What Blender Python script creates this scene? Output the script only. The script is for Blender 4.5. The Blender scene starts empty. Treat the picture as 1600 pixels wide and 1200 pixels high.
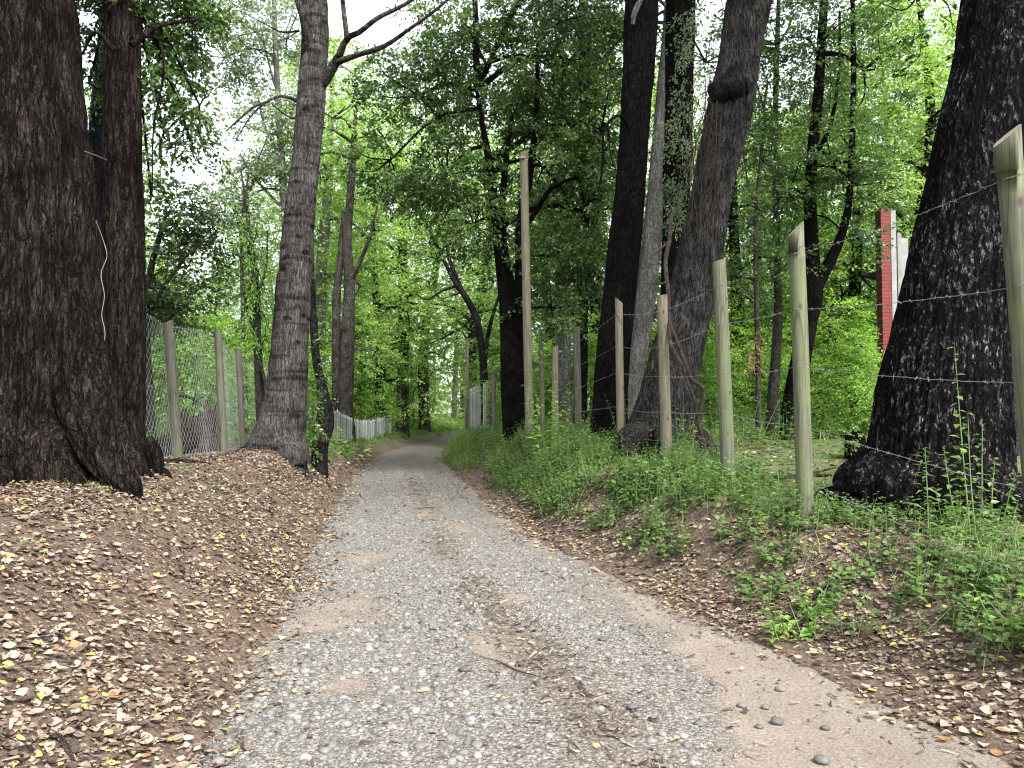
import bpy, math
import numpy as np
from mathutils import Vector
PI = math.pi
# ------------------------------------------------------------------ camera, world, sun, exposure
sc = bpy.context.scene
COL = sc.collection
CAM_H, FPX, PITCH = 1.5, 1200.0, math.radians(2.148)
cam_d = bpy.data.cameras.new('camera'); cam = bpy.data.objects.new('camera', cam_d); COL.objects.link(cam)
cam_d.sensor_width = 36; cam_d.lens = 36*FPX/1600; cam_d.clip_end = 2000; cam_d.clip_start = 0.05
cam.location = (0, 0, CAM_H); cam.rotation_euler = (PI/2+PITCH, 0, 0)
sc.camera = cam
SUN_EL, SUN_AZ = math.radians(50), math.radians(148)      # azimuth clockwise from +Y
w = bpy.data.worlds.new('World'); sc.world = w; w.use_nodes = True
nt = w.node_tree; nt.nodes.clear()
sky = nt.nodes.new('ShaderNodeTexSky'); sky.sky_type = 'NISHITA'; sky.sun_disc = False
sky.sun_elevation = SUN_EL; sky.sun_rotation = SUN_AZ; sky.air_density = 1.0; sky.dust_density = 2.0; sky.ozone_density = 1.0
hs = nt.nodes.new('ShaderNodeHueSaturation'); hs.inputs['Saturation'].default_value = 0.28
bg = nt.nodes.new('ShaderNodeBackground'); bg.inputs['Strength'].default_value = 0.15
wo = nt.nodes.new('ShaderNodeOutputWorld')
nt.links.new(sky.outputs[0], hs.inputs['Color']); nt.links.new(hs.outputs[0], bg.inputs['Color']); nt.links.new(bg.outputs[0], wo.inputs['Surface'])
sl = bpy.data.lights.new('sun', 'SUN'); sl.energy = 1.5; sl.angle = math.radians(14); sl.color = (1, .97, .92)
so = bpy.data.objects.new('sun', sl); COL.objects.link(so)
sd = Vector((math.sin(SUN_AZ)*math.cos(SUN_EL), math.cos(SUN_AZ)*math.cos(SUN_EL), math.sin(SUN_EL)))
so.rotation_euler = sd.to_track_quat('Z', 'Y').to_euler(); so.location = sd*60
vs = sc.view_settings; vs.view_transform = 'Standard'; vs.look = 'None'; vs.gamma = 1; vs.use_curve_mapping = False
vs.exposure = 2.3
cy = sc.cycles; cy.max_bounces = 6; cy.diffuse_bounces = 4; cy.glossy_bounces = 2; cy.transmission_bounces = 4; cy.transparent_max_bounces = 4
cy.use_denoising = True; cy.caustics_reflective = False; cy.caustics_refractive = False
try: cy.filter_width = 1.2
except Exception: pass

# ------------------------------------------------------------------ numeric helpers
def P(px, py, Y):
    """photo pixel + distance along the road -> world point"""
    u, v = (px-800)/FPX, (600-py)/FPX
    dy = math.cos(PITCH)-v*math.sin(PITCH); dz = math.sin(PITCH)+v*math.cos(PITCH)
    return np.array([u*Y/dy, Y, CAM_H+dz*Y/dy])
def hash3(i, j, k, s=0):
    h = (i.astype(np.int64)*374761393+j.astype(np.int64)*668265263+k.astype(np.int64)*2147483647+s*1274126177) & 0xffffffff
    h = ((h ^ (h >> 13))*1274126177) & 0xffffffff
    h = ((h ^ (h >> 15))*2246822519) & 0xffffffff
    return ((h ^ (h >> 16)) & 0xffffff)/float(0xffffff)
def noise(x, y, z=0, s=0):
    x, y, z = np.broadcast_arrays(np.asarray(x, float), np.asarray(y, float), np.asarray(z, float))
    i, j, k = np.floor(x), np.floor(y), np.floor(z); fx, fy, fz = x-i, y-j, z-k
    fx, fy, fz = [f*f*(3-2*f) for f in (fx, fy, fz)]
    r = 0
    for a in (0, 1):
        for b in (0, 1):
            for c in (0, 1):
                r = r+hash3(i+a, j+b, k+c, s)*(fx if a else 1-fx)*(fy if b else 1-fy)*(fz if c else 1-fz)
    return r*2-1
def fbm(x, y, z=0, o=4, s=0):
    r, a = 0, .5
    for q in range(o):
        f = 2.03**q
        r = r+a*noise(np.asarray(x)*f, np.asarray(y)*f, np.asarray(z)*f, s+q*7); a *= .5
    return r
def sm(a, b, x):
    t = np.clip((np.asarray(x, float)-a)/(b-a), 0, 1); return t*t*(3-2*t)
def nrm(v): return v/np.maximum(np.linalg.norm(v, axis=-1, keepdims=True), 1e-9)

# ------------------------------------------------------------------ terrain functions
_Y = np.arange(-60, 600, .25)
def _tab(ys, vs_, win=9):
    v = np.interp(_Y, ys, vs_); k = np.hanning(win+2)[1:-1]; k /= k.sum()
    return np.convolve(np.pad(v, win//2, mode='edge'), k, mode='valid')
_L = _tab([-60, 0, 3.5, 5, 6.5, 9.2, 13.3, 18, 24, 30, 36, 44, 55, 78, 120, 600], [-1.4, -1.35, -1.5, -1.7, -1.95, -2.4, -3.1, -3.75, -4.5, -4.85, -4.75, -4.1, -2.6, 4, 26, 300], 13)
_R = _tab([-60, 0, 3.5, 5, 6.5, 9.2, 13.3, 18, 24, 30, 36, 44, 55, 78, 120, 600], [2.8, 2.75, 2.2, 1.66, 1.12, .38, -.4, -1.2, -2.15, -2.7, -2.75, -1.8, 0, 8, 31, 305], 13)
_HR = _tab([-60, 3, 5, 9, 14, 22, 34, 60, 600], [.42, .46, .5, .68, .8, .6, .42, .5, .5])
_HL = _tab([-60, 3, 6, 13, 18, 24, 36, 60, 600], [.7, .78, .84, .8, .68, .55, .42, .45, .5])
_WL = _tab([-60, 4, 8, 13, 20, 600], [1.9, 1.8, 1.6, 1.05, .8, .8])
_WR = _tab([-60, 4, 7, 12, 25, 600], [1.3, 1.25, 1.25, 1.1, .9, .9])
def I(t, y): return np.interp(y, _Y, t)
def edges(y): return I(_L, y), I(_R, y)
def road_z(x, y):
    L, R = edges(y); c = (L+R)/2; hw = (R-L)/2; t = (x-c)/hw
    return .035*(1-t*t)-.03*np.exp(-((np.abs(t)-.5)/.18)**2)+.012*fbm(x*1.3, y*1.3, 3, 3)
def ground_z(x, y):
    x, y = np.broadcast_arrays(np.asarray(x, float), np.asarray(y, float))
    L, R = edges(y)
    ew = .1*fbm(y*1.7, 0, 1, 3)
    dR = x-R+ew; dL = L-x+.12*fbm(y*1.3, 7, 2, 3)
    far = sm(10, 60, np.maximum(dR, dL))
    W = I(_WR, y)*(1+.25*noise(y*.9, 3, 5)); WL = I(_WL, y)
    # right: a narrow litter apron, then the cut bank; left: an even slope
    hR = I(_HR, y)*(sm(.12*W, 1.12*W, dR))+.03*np.clip(dR-3, 0, 25)+.12*sm(9, 13, y)*sm(1, 2.5, dR)
    hL = I(_HL, y)*sm(-.15*WL, WL, dL)+.02*np.clip(dL-1.6, 0, 30)
    base = np.where(dR > dL, hR, hL)
    inside = np.maximum(dR, dL)
    rough = .03*fbm(x*1.5, y*1.5, 0, 4)+.07*fbm(x*.4, y*.4, 9, 3)*sm(1, 4, inside)
    z = base+rough*sm(-.1, .4, inside)+np.clip(inside, -.25, 0)*.25+.02
    z = z+.25*fbm(x*.08, y*.08, 4, 2)*far
    for mx, my, mr, mh in ((-4.5, 7.1, .95, .1), (-3.9, 7.8, .5, .06), (-3.95, 13, .75, .09), (3.85, 6.9, .95, .07), (2.3, 11.6, .75, .08), (1.7, 13.2, .55, .06)):
        z = z+mh*np.exp(-((x-mx)**2+(y-my)**2)/(mr*mr))
    return np.where(inside < -.1, np.minimum(z, road_z(x, y)-.03), z)
def gz(x, y): return float(ground_z(x, y))
def dirt_mask(x, y):
    L, R = edges(y); t = (x-(L+R)/2)/((R-L)/2)
    lim = np.interp(y, [0, 3.2, 4.2, 6, 9, 14, 30], [.12, .30, .55, .76, .82, .86, .9])
    n = fbm(x*1.6, y*.8, 2, 4)
    d = sm(lim-.3, lim+.22, t+.5*n+.12*fbm(x*6, y*6, 4, 2))
    d = np.maximum(d, sm(-.82, -1.0, t+.15*n)*.8)
    for cx, cyy, rx, ry in ((-1.25, 5.8, .36, .55), (-1.5, 8.1, .28, .35), (-.6, 4.2, .25, .2), (1.25, 7.4, .5, .9), (-.2, 12, .35, 1.2), (.55, 6.2, .3, .5)):
        q = ((x-cx)/rx)**2+((y-cyy)/ry)**2
        d = np.maximum(d, .7*sm(2.4, -.5, q+2.2*n+.9*fbm(x*7, y*7, 5, 3)))
    d = np.maximum(d, sm(.28, .5, n)*.8)
    return d
def needle_mask(x, y):
    L, R = edges(y); t = (x-(L+R)/2)/((R-L)/2)
    c = np.interp(y, [3, 5, 9, 16, 30], [.12, .05, .1, .12, .1])
    return np.clip(np.exp(-((t-c)/.13)**2)*sm(-.25, .3, fbm(x*1.2, y*.7, 8, 3)+.1), 0, 1)

# ------------------------------------------------------------------ mesh helpers
class MB:
    """collects vertices, quads and tris with one float attribute 'tone' and material slots"""
    def __init__(s): s.V = []; s.F = {3: [], 4: []}; s.M = {3: [], 4: []}; s.T = []; s.n = 0
    def add(s, V, F, tone=0., mat=0):
        V = np.asarray(V, np.float32).reshape(-1, 3); F = np.asarray(F, np.int64)
        s.V.append(V); s.F[F.shape[1]].append(F+s.n); s.M[F.shape[1]].append(np.full(len(F), mat, np.int32))
        s.T.append(np.broadcast_to(np.asarray(tone, np.float32), (len(V),)).copy()); s.n += len(V)
    def inst(s, tv, tf, R, T, tone, mat=0):
        n, k = len(T), len(tv)
        if n == 0: return
        V = np.einsum('nij,kj->nki', R, tv)+T[:, None, :]
        F = (np.asarray(tf)[None]+(np.arange(n)*k)[:, None, None]).reshape(-1, np.asarray(tf).shape[1])
        s.add(V.reshape(-1, 3), F, np.repeat(tone, k), mat)
    def build(s, name, mats, parent=None, smooth=True):
        V = np.concatenate(s.V) if s.V else np.zeros((0, 3)); me = bpy.data.meshes.new(name)
        me.vertices.add(len(V)); me.vertices.foreach_set('co', V.ravel().astype(np.float32))
        fs, ls, ms = [], [], []
        for k in (3, 4):
            if s.F[k]:
                f = np.concatenate(s.F[k]); fs.append(f.ravel()); ls.append(np.full(len(f), k)); ms.append(np.concatenate(s.M[k]))
        li = np.concatenate(fs).astype(np.int32); tot = np.concatenate(ls).astype(np.int32); mi = np.concatenate(ms)
        me.loops.add(len(li)); me.loops.foreach_set('vertex_index', li)
        me.polygons.add(len(tot)); st = np.concatenate([[0], np.cumsum(tot)[:-1]]).astype(np.int32)
        me.polygons.foreach_set('loop_start', st); me.polygons.foreach_set('loop_total', tot)
        me.polygons.foreach_set('material_index', mi.astype(np.int32))
        me.polygons.foreach_set('use_smooth', np.full(len(tot), smooth))
        a = me.attributes.new('tone', 'FLOAT', 'POINT'); a.data.foreach_set('value', np.concatenate(s.T).astype(np.float32))
        me.update(calc_edges=True)
        for m in (mats if isinstance(mats, (list, tuple)) else [mats]): me.materials.append(m)
        o = bpy.data.objects.new(name, me); COL.objects.link(o)
        if parent is not None: o.parent = parent
        return o
def root(name, loc=(0, 0, 0)):
    o = bpy.data.objects.new(name, None); o.location = [float(c) for c in loc]; o.empty_display_size = .2; COL.objects.link(o); return o
def tag(o, label=None, cat=None, group=None, kind=None):
    if label: o['label'] = label
    if cat: o['category'] = cat
    if group: o['group'] = group
    if kind: o['kind'] = kind
    return o
def part(mb, name, mats, rt, smooth=True, label=None):
    """mesh built in world coordinates, parented to rt at its own location"""
    o = mb.build(name, mats, None, smooth)
    loc = np.array(rt.location); n = len(o.data.vertices); c = np.empty(n*3, np.float32); o.data.vertices.foreach_get('co', c)
    c = c.reshape(-1, 3)-loc.astype(np.float32); o.data.vertices.foreach_set('co', c.ravel()); o.data.update()
    o.parent = rt
    if label: o['label'] = label
    return o
def spline(pts, n):
    """smooth resampling (Catmull-Rom) of rows"""
    p = np.asarray(pts, float)
    if len(p) == 2: return p[0]+(p[1]-p[0])*np.linspace(0, 1, n)[:, None]
    q = np.vstack([2*p[0]-p[1], p, 2*p[-1]-p[-2]]); m = len(p)-1
    d = np.concatenate([[0], np.cumsum(np.linalg.norm(np.diff(p[:, :3], axis=0), axis=1))]); t = np.interp(np.linspace(0, d[-1], n), d, np.arange(len(p)))
    i = np.minimum(t.astype(int), m-1); f = (t-i)[:, None]
    a, b, c, e = q[i], q[i+1], q[i+2], q[i+3]
    return .5*((2*b)+(c-a)*f+(2*a-5*b+4*c-e)*f*f+(3*b-3*c+e-a)*f**3)
def tube(mb, pts, rad, seg=8, rings=None, tone=0., mat=0, bump=None, cap=True, closed_top=True):
    """swept tube; pts (k,3), rad (k,), bump(theta, s, pos)->radius factor"""
    pr = np.column_stack([np.asarray(pts, float), np.broadcast_to(rad, (len(pts),))])
    if rings: pr = spline(pr, rings)
    p, r = pr[:, :3], np.maximum(pr[:, 3], 1e-4)
    t = nrm(np.gradient(p, axis=0)); up = np.array([0, 1., 0]) if abs(t[0][1]) < .9 else np.array([1., 0, 0])
    a = nrm(np.cross(np.broadcast_to(up, t.shape), t)); b = np.cross(t, a)
    th = np.linspace(0, 2*PI, seg, endpoint=False)
    f = np.ones((len(p), seg))
    if bump is not None: f = bump(th[None, :], p[:, 2:3], r[:, None])
    V = p[:, None]+(a[:, None]*np.cos(th)[None, :, None]+b[:, None]*np.sin(th)[None, :, None])*(r[:, None]*f)[..., None]
    n = len(p); i = np.arange(n-1)[:, None]*seg; j = np.arange(seg)[None]; k = (j+1) % seg
    F = np.stack([i+j, i+k, i+seg+k, i+seg+j], -1).reshape(-1, 4)
    mb.add(V.reshape(-1, 3), F, tone, mat)
    if cap:
        for e, s_ in ((0, -1), (n-1, 1)):
            ring = V[e]; c = ring.mean(0); tri = [(seg, q, (q+1) % seg) if s_ > 0 else (seg, (q+1) % seg, q) for q in range(seg)]
            mb.add(np.vstack([ring, c]), tri, tone, mat)

# ------------------------------------------------------------------ materials
def M(name):
    m = bpy.data.materials.new(name); m.use_nodes = True; t = m.node_tree; t.nodes.clear()
    out = t.nodes.new('ShaderNodeOutputMaterial'); return m, t, out
def N(t, ty, **kw):
    n = t.nodes.new(ty)
    for k, v in kw.items():
        if k.startswith('i_'):
            key = k[2:].replace('_', ' ')
            n.inputs[int(key) if key.isdigit() else key].default_value = v
        else: setattr(n, k, v)
    return n
def L(t, a, b): t.links.new(a, b)
def ramp(t, fac, stops, mode='LINEAR'):
    r = t.nodes.new('ShaderNodeValToRGB'); cr = r.color_ramp; cr.interpolation = mode
    while len(cr.elements) < len(stops): cr.elements.new(.5)
    for e, (p, c) in zip(cr.elements, stops): e.position = p; e.color = (*c, 1) if len(c) == 3 else c
    if fac is not None: L(t, fac, r.inputs[0])
    return r
def mapped(t, scale):
    tc = N(t, 'ShaderNodeTexCoord'); mp = N(t, 'ShaderNodeMapping'); mp.inputs['Scale'].default_value = scale
    L(t, tc.outputs['Object'], mp.inputs[0]); return mp.outputs[0]
def math_(t, op, a, b=None):
    n = N(t, 'ShaderNodeMath', operation=op)
    for i, v in enumerate((a, b)):
        if v is None: continue
        if isinstance(v, (int, float)): n.inputs[i].default_value = v
        else: L(t, v, n.inputs[i])
    return n.outputs[0]
def mixc(t, f, a, b, mode='MIX'):
    n = N(t, 'ShaderNodeMix', data_type='RGBA', blend_type=mode)
    for s, v in ((n.inputs[0], f), (n.inputs[6], a), (n.inputs[7], b)):
        if isinstance(v, (int, float)): s.default_value = v
        elif isinstance(v, tuple): s.default_value = (*v, 1)
        else: L(t, v, s)
    return n.outputs[2]

def bark_mat(name, dark, mid, light, scale=1., stretch=.22, patch=0., patch_col=(.4, .4, .38), rings=0., furrow=1., moss=0.):
    m, t, out = M(name); b = N(t, 'ShaderNodeBsdfPrincipled', i_Roughness=1.); b.inputs['Specular IOR Level'].default_value = .04
    v = mapped(t, (scale, scale, scale))
    wn = N(t, 'ShaderNodeTexNoise', i_Scale=5., i_Detail=4., i_Roughness=.6); L(t, v, wn.inputs['Vector'])
    wv = mixc(t, .09, v, wn.outputs['Color'], 'ADD')
    mp = N(t, 'ShaderNodeMapping'); mp.inputs['Scale'].default_value = (1, 1, stretch); L(t, wv, mp.inputs[0])
    def ridged(sc_, det, w0, w1):
        n = N(t, 'ShaderNodeTexNoise', i_Scale=sc_, i_Detail=det, i_Roughness=.6); L(t, mp.outputs[0], n.inputs['Vector'])
        return ramp(t, math_(t, 'ABSOLUTE', math_(t, 'SUBTRACT', n.outputs[0], .5)), [(w0, (0, 0, 0)), (w1, (1, 1, 1))]).outputs[0]
    r1 = ridged(17., 4., .0, .06); r2 = ridged(42., 3., .0, .08)
    f2 = N(t, 'ShaderNodeTexNoise', i_Scale=85., i_Detail=5., i_Roughness=.7); L(t, mp.outputs[0], f2.inputs['Vector'])
    f3 = N(t, 'ShaderNodeTexNoise', i_Scale=60., i_Detail=4., i_Roughness=.7); L(t, v, f3.inputs['Vector'])
    big = N(t, 'ShaderNodeTexNoise', i_Scale=2.4, i_Detail=4.); L(t, v, big.inputs['Vector'])
    crack = math_(t, 'MULTIPLY', r1, math_(t, 'ADD', .45, math_(t, 'MULTIPLY', r2, .55)))
    mixf = math_(t, 'ADD', math_(t, 'MULTIPLY', f3.outputs[0], .35), math_(t, 'ADD', math_(t, 'MULTIPLY', f2.outputs[0], .4), math_(t, 'MULTIPLY', big.outputs[0], .5)))
    base = ramp(t, mixf, [(.5, mid), (.76, light), (1, light)])
    col = mixc(t, crack, dark, base.outputs[0])
    h = math_(t, 'ADD', math_(t, 'MULTIPLY', crack, .8*furrow), math_(t, 'MULTIPLY', f2.outputs[0], .45))
    if rings:
        mr = N(t, 'ShaderNodeMapping'); mr.inputs['Scale'].default_value = (.5, .5, 4.5); L(t, wv, mr.inputs[0])
        nr = N(t, 'ShaderNodeTexNoise', i_Scale=1.6, i_Detail=4.); L(t, mr.outputs[0], nr.inputs['Vector'])
        rr = ramp(t, nr.outputs[0], [(.34, (.3, .28, .27)), (.5, (1, 1, 1))]); col = mixc(t, rings, col, rr.outputs[0], 'MULTIPLY')
        sp = N(t, 'ShaderNodeTexVoronoi', i_Scale=2.1); msp = N(t, 'ShaderNodeMapping'); msp.inputs['Scale'].default_value = (1, 1, 1.7); L(t, wv, msp.inputs[0]); L(t, msp.outputs[0], sp.inputs['Vector'])
        sf = ramp(t, sp.outputs['Distance'], [(.16, (.12, .11, .1)), (.3, (1, 1, 1))]); col = mixc(t, rings, col, sf.outputs[0], 'MULTIPLY')
    if patch:
        mq = N(t, 'ShaderNodeMapping'); mq.inputs['Scale'].default_value = (1, 1, .5); L(t, wv, mq.inputs[0])
        pn = N(t, 'ShaderNodeTexNoise', i_Scale=24., i_Detail=5., i_Roughness=.65); L(t, mq.outputs[0], pn.inputs['Vector'])
        pf = ramp(t, pn.outputs[0], [(.53, (0, 0, 0)), (.62, (1, 1, 1))])
        bm = ramp(t, big.outputs[0], [(.4, (.15, .15, .15)), (.6, (1, 1, 1))])
        pk = math_(t, 'MULTIPLY', math_(t, 'MULTIPLY', pf.outputs[0], bm.outputs[0]), math_(t, 'MULTIPLY', crack, patch))
        pk2 = math_(t, 'MULTIPLY', pk, ramp(t, f2.outputs[0], [(.42, (.1, .1, .1)), (.56, (1, 1, 1))]).outputs[0])
        col = mixc(t, pk2, col, patch_col)
    if moss:
        mn = N(t, 'ShaderNodeTexNoise', i_Scale=4., i_Detail=5.); L(t, v, mn.inputs['Vector'])
        mf = ramp(t, mn.outputs[0], [(.5, (0, 0, 0)), (.68, (1, 1, 1))]); col = mixc(t, math_(t, 'MULTIPLY', mf.outputs[0], moss), col, (.05, .075, .02))
    L(t, col, b.inputs['Base Color'])
    bp = N(t, 'ShaderNodeBump', i_Strength=1., i_Distance=.025); L(t, h, bp.inputs['Height']); L(t, bp.outputs[0], b.inputs['Normal'])
    L(t, b.outputs[0], out.inputs[0]); return m
def leaf_mat(name, stops, trans=.45, gloss=.35, tcol=1.5, rough=.42):
    m, t, out = M(name); at = N(t, 'ShaderNodeAttribute', attribute_name='tone')
    r = ramp(t, at.outputs['Fac'], stops)
    b = N(t, 'ShaderNodeBsdfPrincipled', i_Roughness=rough); b.inputs['Specular IOR Level'].default_value = gloss
    L(t, r.outputs[0], b.inputs['Base Color'])
    tr = N(t, 'ShaderNodeBsdfTranslucent'); hsn = N(t, 'ShaderNodeHueSaturation', i_Hue=.485, i_Saturation=1.15, i_Value=tcol)
    L(t, r.outputs[0], hsn.inputs['Color']); L(t, hsn.outputs[0], tr.inputs[0])
    mx = N(t, 'ShaderNodeMixShader'); mx.inputs[0].default_value = trans
    L(t, b.outputs[0], mx.inputs[1]); L(t, tr.outputs[0], mx.inputs[2]); L(t, mx.outputs[0], out.inputs[0]); return m
def flat_mat(name, col, rough=.8, var=.25, scale=12., stretch=(1, 1, 1), bump=.2, metallic=0., spec=.3, col2=None):
    m, t, out = M(name); b = N(t, 'ShaderNodeBsdfPrincipled', i_Roughness=rough, i_Metallic=metallic); b.inputs['Specular IOR Level'].default_value = spec
    v = mapped(t, stretch); n = N(t, 'ShaderNodeTexNoise', i_Scale=scale, i_Detail=5.); L(t, v, n.inputs['Vector'])
    c2 = col2 or tuple(c*(1-var*1.6) for c in col)
    r = ramp(t, n.outputs[0], [(.3, c2), (.68, tuple(min(1, c*(1+var)) for c in col))]); L(t, r.outputs[0], b.inputs['Base Color'])
    bp = N(t, 'ShaderNodeBump', i_Strength=bump, i_Distance=.01); L(t, n.outputs[0], bp.inputs['Height']); L(t, bp.outputs[0], b.inputs['Normal'])
    L(t, b.outputs[0], out.inputs[0]); return m
def tone_mat(name, stops, mode='LINEAR', rough=.8, spec=.3, bumpscale=0.):
    m, t, out = M(name); b = N(t, 'ShaderNodeBsdfPrincipled', i_Roughness=rough); b.inputs['Specular IOR Level'].default_value = spec
    at = N(t, 'ShaderNodeAttribute', attribute_name='tone'); r = ramp(t, at.outputs['Fac'], stops, mode); col = r.outputs[0]
    if bumpscale:
        v = mapped(t, (1, 1, 1)); n = N(t, 'ShaderNodeTexNoise', i_Scale=bumpscale, i_Detail=4.); L(t, v, n.inputs['Vector'])
        rr = ramp(t, n.outputs[0], [(.3, (.72, .72, .72)), (.7, (1.15, 1.15, 1.15))]); col = mixc(t, 1., col, rr.outputs[0], 'MULTIPLY')
    L(t, col, b.inputs['Base Color']); L(t, b.outputs[0], out.inputs[0]); return m
def wood_post_mat(name, a, b_, knot=(.06, .045, .03), green=.35):
    m, t, out = M(name); b = N(t, 'ShaderNodeBsdfPrincipled', i_Roughness=.75); b.inputs['Specular IOR Level'].default_value = .25
    v = mapped(t, (1, 1, 1)); mp = N(t, 'ShaderNodeMapping'); mp.inputs['Scale'].default_value = (1, 1, .045); L(t, v, mp.inputs[0])
    n = N(t, 'ShaderNodeTexNoise', i_Scale=60., i_Detail=5., i_Distortion=.4); L(t, mp.outputs[0], n.inputs['Vector'])
    g = N(t, 'ShaderNodeTexNoise', i_Scale=3.2, i_Detail=3.); L(t, v, g.inputs['Vector'])
    c = ramp(t, n.outputs[0], [(.32, a), (.66, b_)]).outputs[0]
    gf = ramp(t, g.outputs[0], [(.42, (0, 0, 0)), (.6, (1, 1, 1))]); c = mixc(t, math_(t, 'MULTIPLY', gf.outputs[0], green), c, (.1, .125, .05))
    k = N(t, 'ShaderNodeTexVoronoi', i_Scale=5.5, i_Randomness=1.); mk = N(t, 'ShaderNodeMapping'); mk.inputs['Scale'].default_value = (1.2, 1.2, .7); L(t, v, mk.inputs[0]); L(t, mk.outputs[0], k.inputs['Vector'])
    kf = ramp(t, k.outputs['Distance'], [(.07, (1, 1, 1)), (.14, (0, 0, 0))]); c = mixc(t, kf.outputs[0], c, knot)
    cn = N(t, 'ShaderNodeTexVoronoi', feature='DISTANCE_TO_EDGE', i_Scale=9.); L(t, mp.outputs[0], cn.inputs['Vector'])
    cf = ramp(t, cn.outputs['Distance'], [(.0, (.3, .3, .3)), (.02, (1, 1, 1))]); c = mixc(t, .8, c, cf.outputs[0], 'MULTIPLY')
    L(t, c, b.inputs['Base Color']); bp = N(t, 'ShaderNodeBump', i_Strength=.35, i_Distance=.006); L(t, n.outputs[0], bp.inputs['Height']); L(t, bp.outputs[0], b.inputs['Normal'])
    L(t, b.outputs[0], out.inputs[0]); return m

MAT = {}
MAT['bark_brown'] = bark_mat('bark_brown', (.002, .0015, .0015), (.007, .0053, .0045), (.042, .033, .028), 1.0, .09, .25, (.12, .105, .095), 0, 1.3)
MAT['bark_black'] = bark_mat('bark_black', (.001, .001, .001), (.004, .0035, .0035), (.017, .015, .014), 1.1, .22, .25, (.07, .065, .06))
MAT['bark_lichen'] = bark_mat('bark_lichen', (.001, .001, .001), (.003, .003, .003), (.016, .0145, .0145), 1.0, .18, .9, (.26, .25, .265), 0, 1.2)
MAT['bark_grey'] = bark_mat('bark_grey', (.014, .012, .011), (.05, .044, .041), (.165, .153, .146), 1.5, .13, 0, (.4, .4, .4), .85, .6)
MAT['bark_charcoal'] = bark_mat('bark_charcoal', (.002, .002, .002), (.008, .0076, .0076), (.062, .058, .057), 1.5, .3, .2, (.2, .2, .2))
MAT['bark_ash'] = bark_mat('bark_ash', (.003, .003, .0028), (.015, .0142, .0135), (.1, .094, .088), 1.5, .12, .4, (.17, .165, .16))
MAT['bark_mid'] = bark_mat('bark_mid', (.006, .005, .005), (.025, .021, .018), (.15, .135, .12), 1.5, .2, .3, (.3, .28, .26))
MAT['bark_pale'] = bark_mat('bark_pale', (.045, .042, .039), (.12, .113, .107), (.27, .26, .25), 1.2, .3, .3, (.5, .5, .5))
MAT['bark_blue'] = bark_mat('bark_blue', (.008, .008, .011), (.03, .03, .038), (.08, .08, .105), 1.4, .5, .2, (.2, .2, .25))
MAT['bark_slim'] = bark_mat('bark_slim', (.015, .013, .01), (.05, .045, .038), (.14, .13, .115), 2., .3, .3, (.22, .22, .2), 0, .8, .4)
MAT['vine_wood'] = bark_mat('vine_wood', (.02, .016, .013), (.07, .055, .046), (.17, .14, .12), 3., .2)
MAT['dark_leaf'] = leaf_mat('dark_leaf', [(0, (.013, .028, .008)), (.45, (.05, .1, .022)), (.85, (.11, .19, .045)), (.97, (.17, .25, .08)), (1, (.3, .12, .03))], .32, .7, 1.7, .34)
MAT['gloss_leaf'] = leaf_mat('gloss_leaf', [(0, (.02, .045, .014)), (.5, (.062, .125, .032)), (1, (.15, .25, .075))], .34, 1.0, 1.7, .28)
MAT['lime_leaf'] = leaf_mat('lime_leaf', [(0, (.1, .19, .045)), (.5, (.23, .38, .1)), (1, (.38, .54, .19))], .52, .25, 1.3, .5)
MAT['grey_leaf'] = leaf_mat('grey_leaf', [(0, (.08, .12, .06)), (.5, (.17, .23, .12)), (1, (.3, .36, .22))], .45, .3, 1.3, .5)
MAT['bush_leaf'] = leaf_mat('bush_leaf', [(0, (.065, .14, .028)), (.5, (.19, .35, .07)), (1, (.34, .52, .14))], .45, .4, 1.5, .45)
MAT['grass'] = leaf_mat('grass', [(0, (.06, .11, .03)), (.5, (.15, .24, .06)), (.9, (.25, .34, .11)), (1, (.38, .33, .18))], .4, .3, 1.3, .5)
MAT['herb'] = leaf_mat('herb', [(0, (.045, .09, .026)), (.5, (.1, .18, .05)), (1, (.19, .29, .09))], .4, .4, 1.4, .45)
MAT['stem'] = flat_mat('stem', (.12, .17, .06), .7, .2)
MAT['dry_leaf'] = leaf_mat('dry_leaf', [(0, (.14, .085, .045)), (1, (.34, .235, .13))], .3, .2, 1.2, .7)
MAT['litter'] = tone_mat('litter', [(0, (.05, .033, .024)), (.13, (.1, .068, .048)), (.27, (.16, .115, .083)), (.42, (.22, .168, .117)), (.58, (.3, .244, .172)), (.7, (.23, .19, .155)), (.81, (.22, .115, .05)), (.85, (.31, .24, .11)), (.9, (.44, .34, .09)), (.965, (.42, .38, .27)), (.99, (.16, .2, .06))], 'CONSTANT', .62, .35, 60)
MAT['debris'] = tone_mat('debris', [(0, (.018, .013, .01)), (.4, (.06, .042, .031)), (.75, (.14, .1, .073)), (1, (.3, .24, .175))], 'LINEAR', .85)
MAT['stone'] = tone_mat('stone', [(0, (.055, .053, .05)), (.35, (.115, .11, .102)), (.7, (.183, .174, .16)), (.9, (.24, .226, .203)), (.97, (.22, .17, .125)), (1, (.27, .26, .24))], 'LINEAR', .7, .35, 90)
MAT['post'] = wood_post_mat('post', (.05, .053, .033), (.118, .119, .08), green=.6)
MAT['post_tan'] = wood_post_mat('post_tan', (.085, .073, .05), (.175, .15, .11), green=.25)
MAT['post_grey'] = wood_post_mat('post_grey', (.045, .04, .034), (.12, .108, .092), green=.3)
MAT['cut_wood'] = flat_mat('cut_wood', (.17, .155, .11), .8, .2, 30)
MAT['wire'] = flat_mat('wire', (.2, .2, .205), .6, .15, metallic=.3, spec=.4)
MAT['net'] = flat_mat('net', (.3, .32, .3), .6, .1, metallic=.2)
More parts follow.
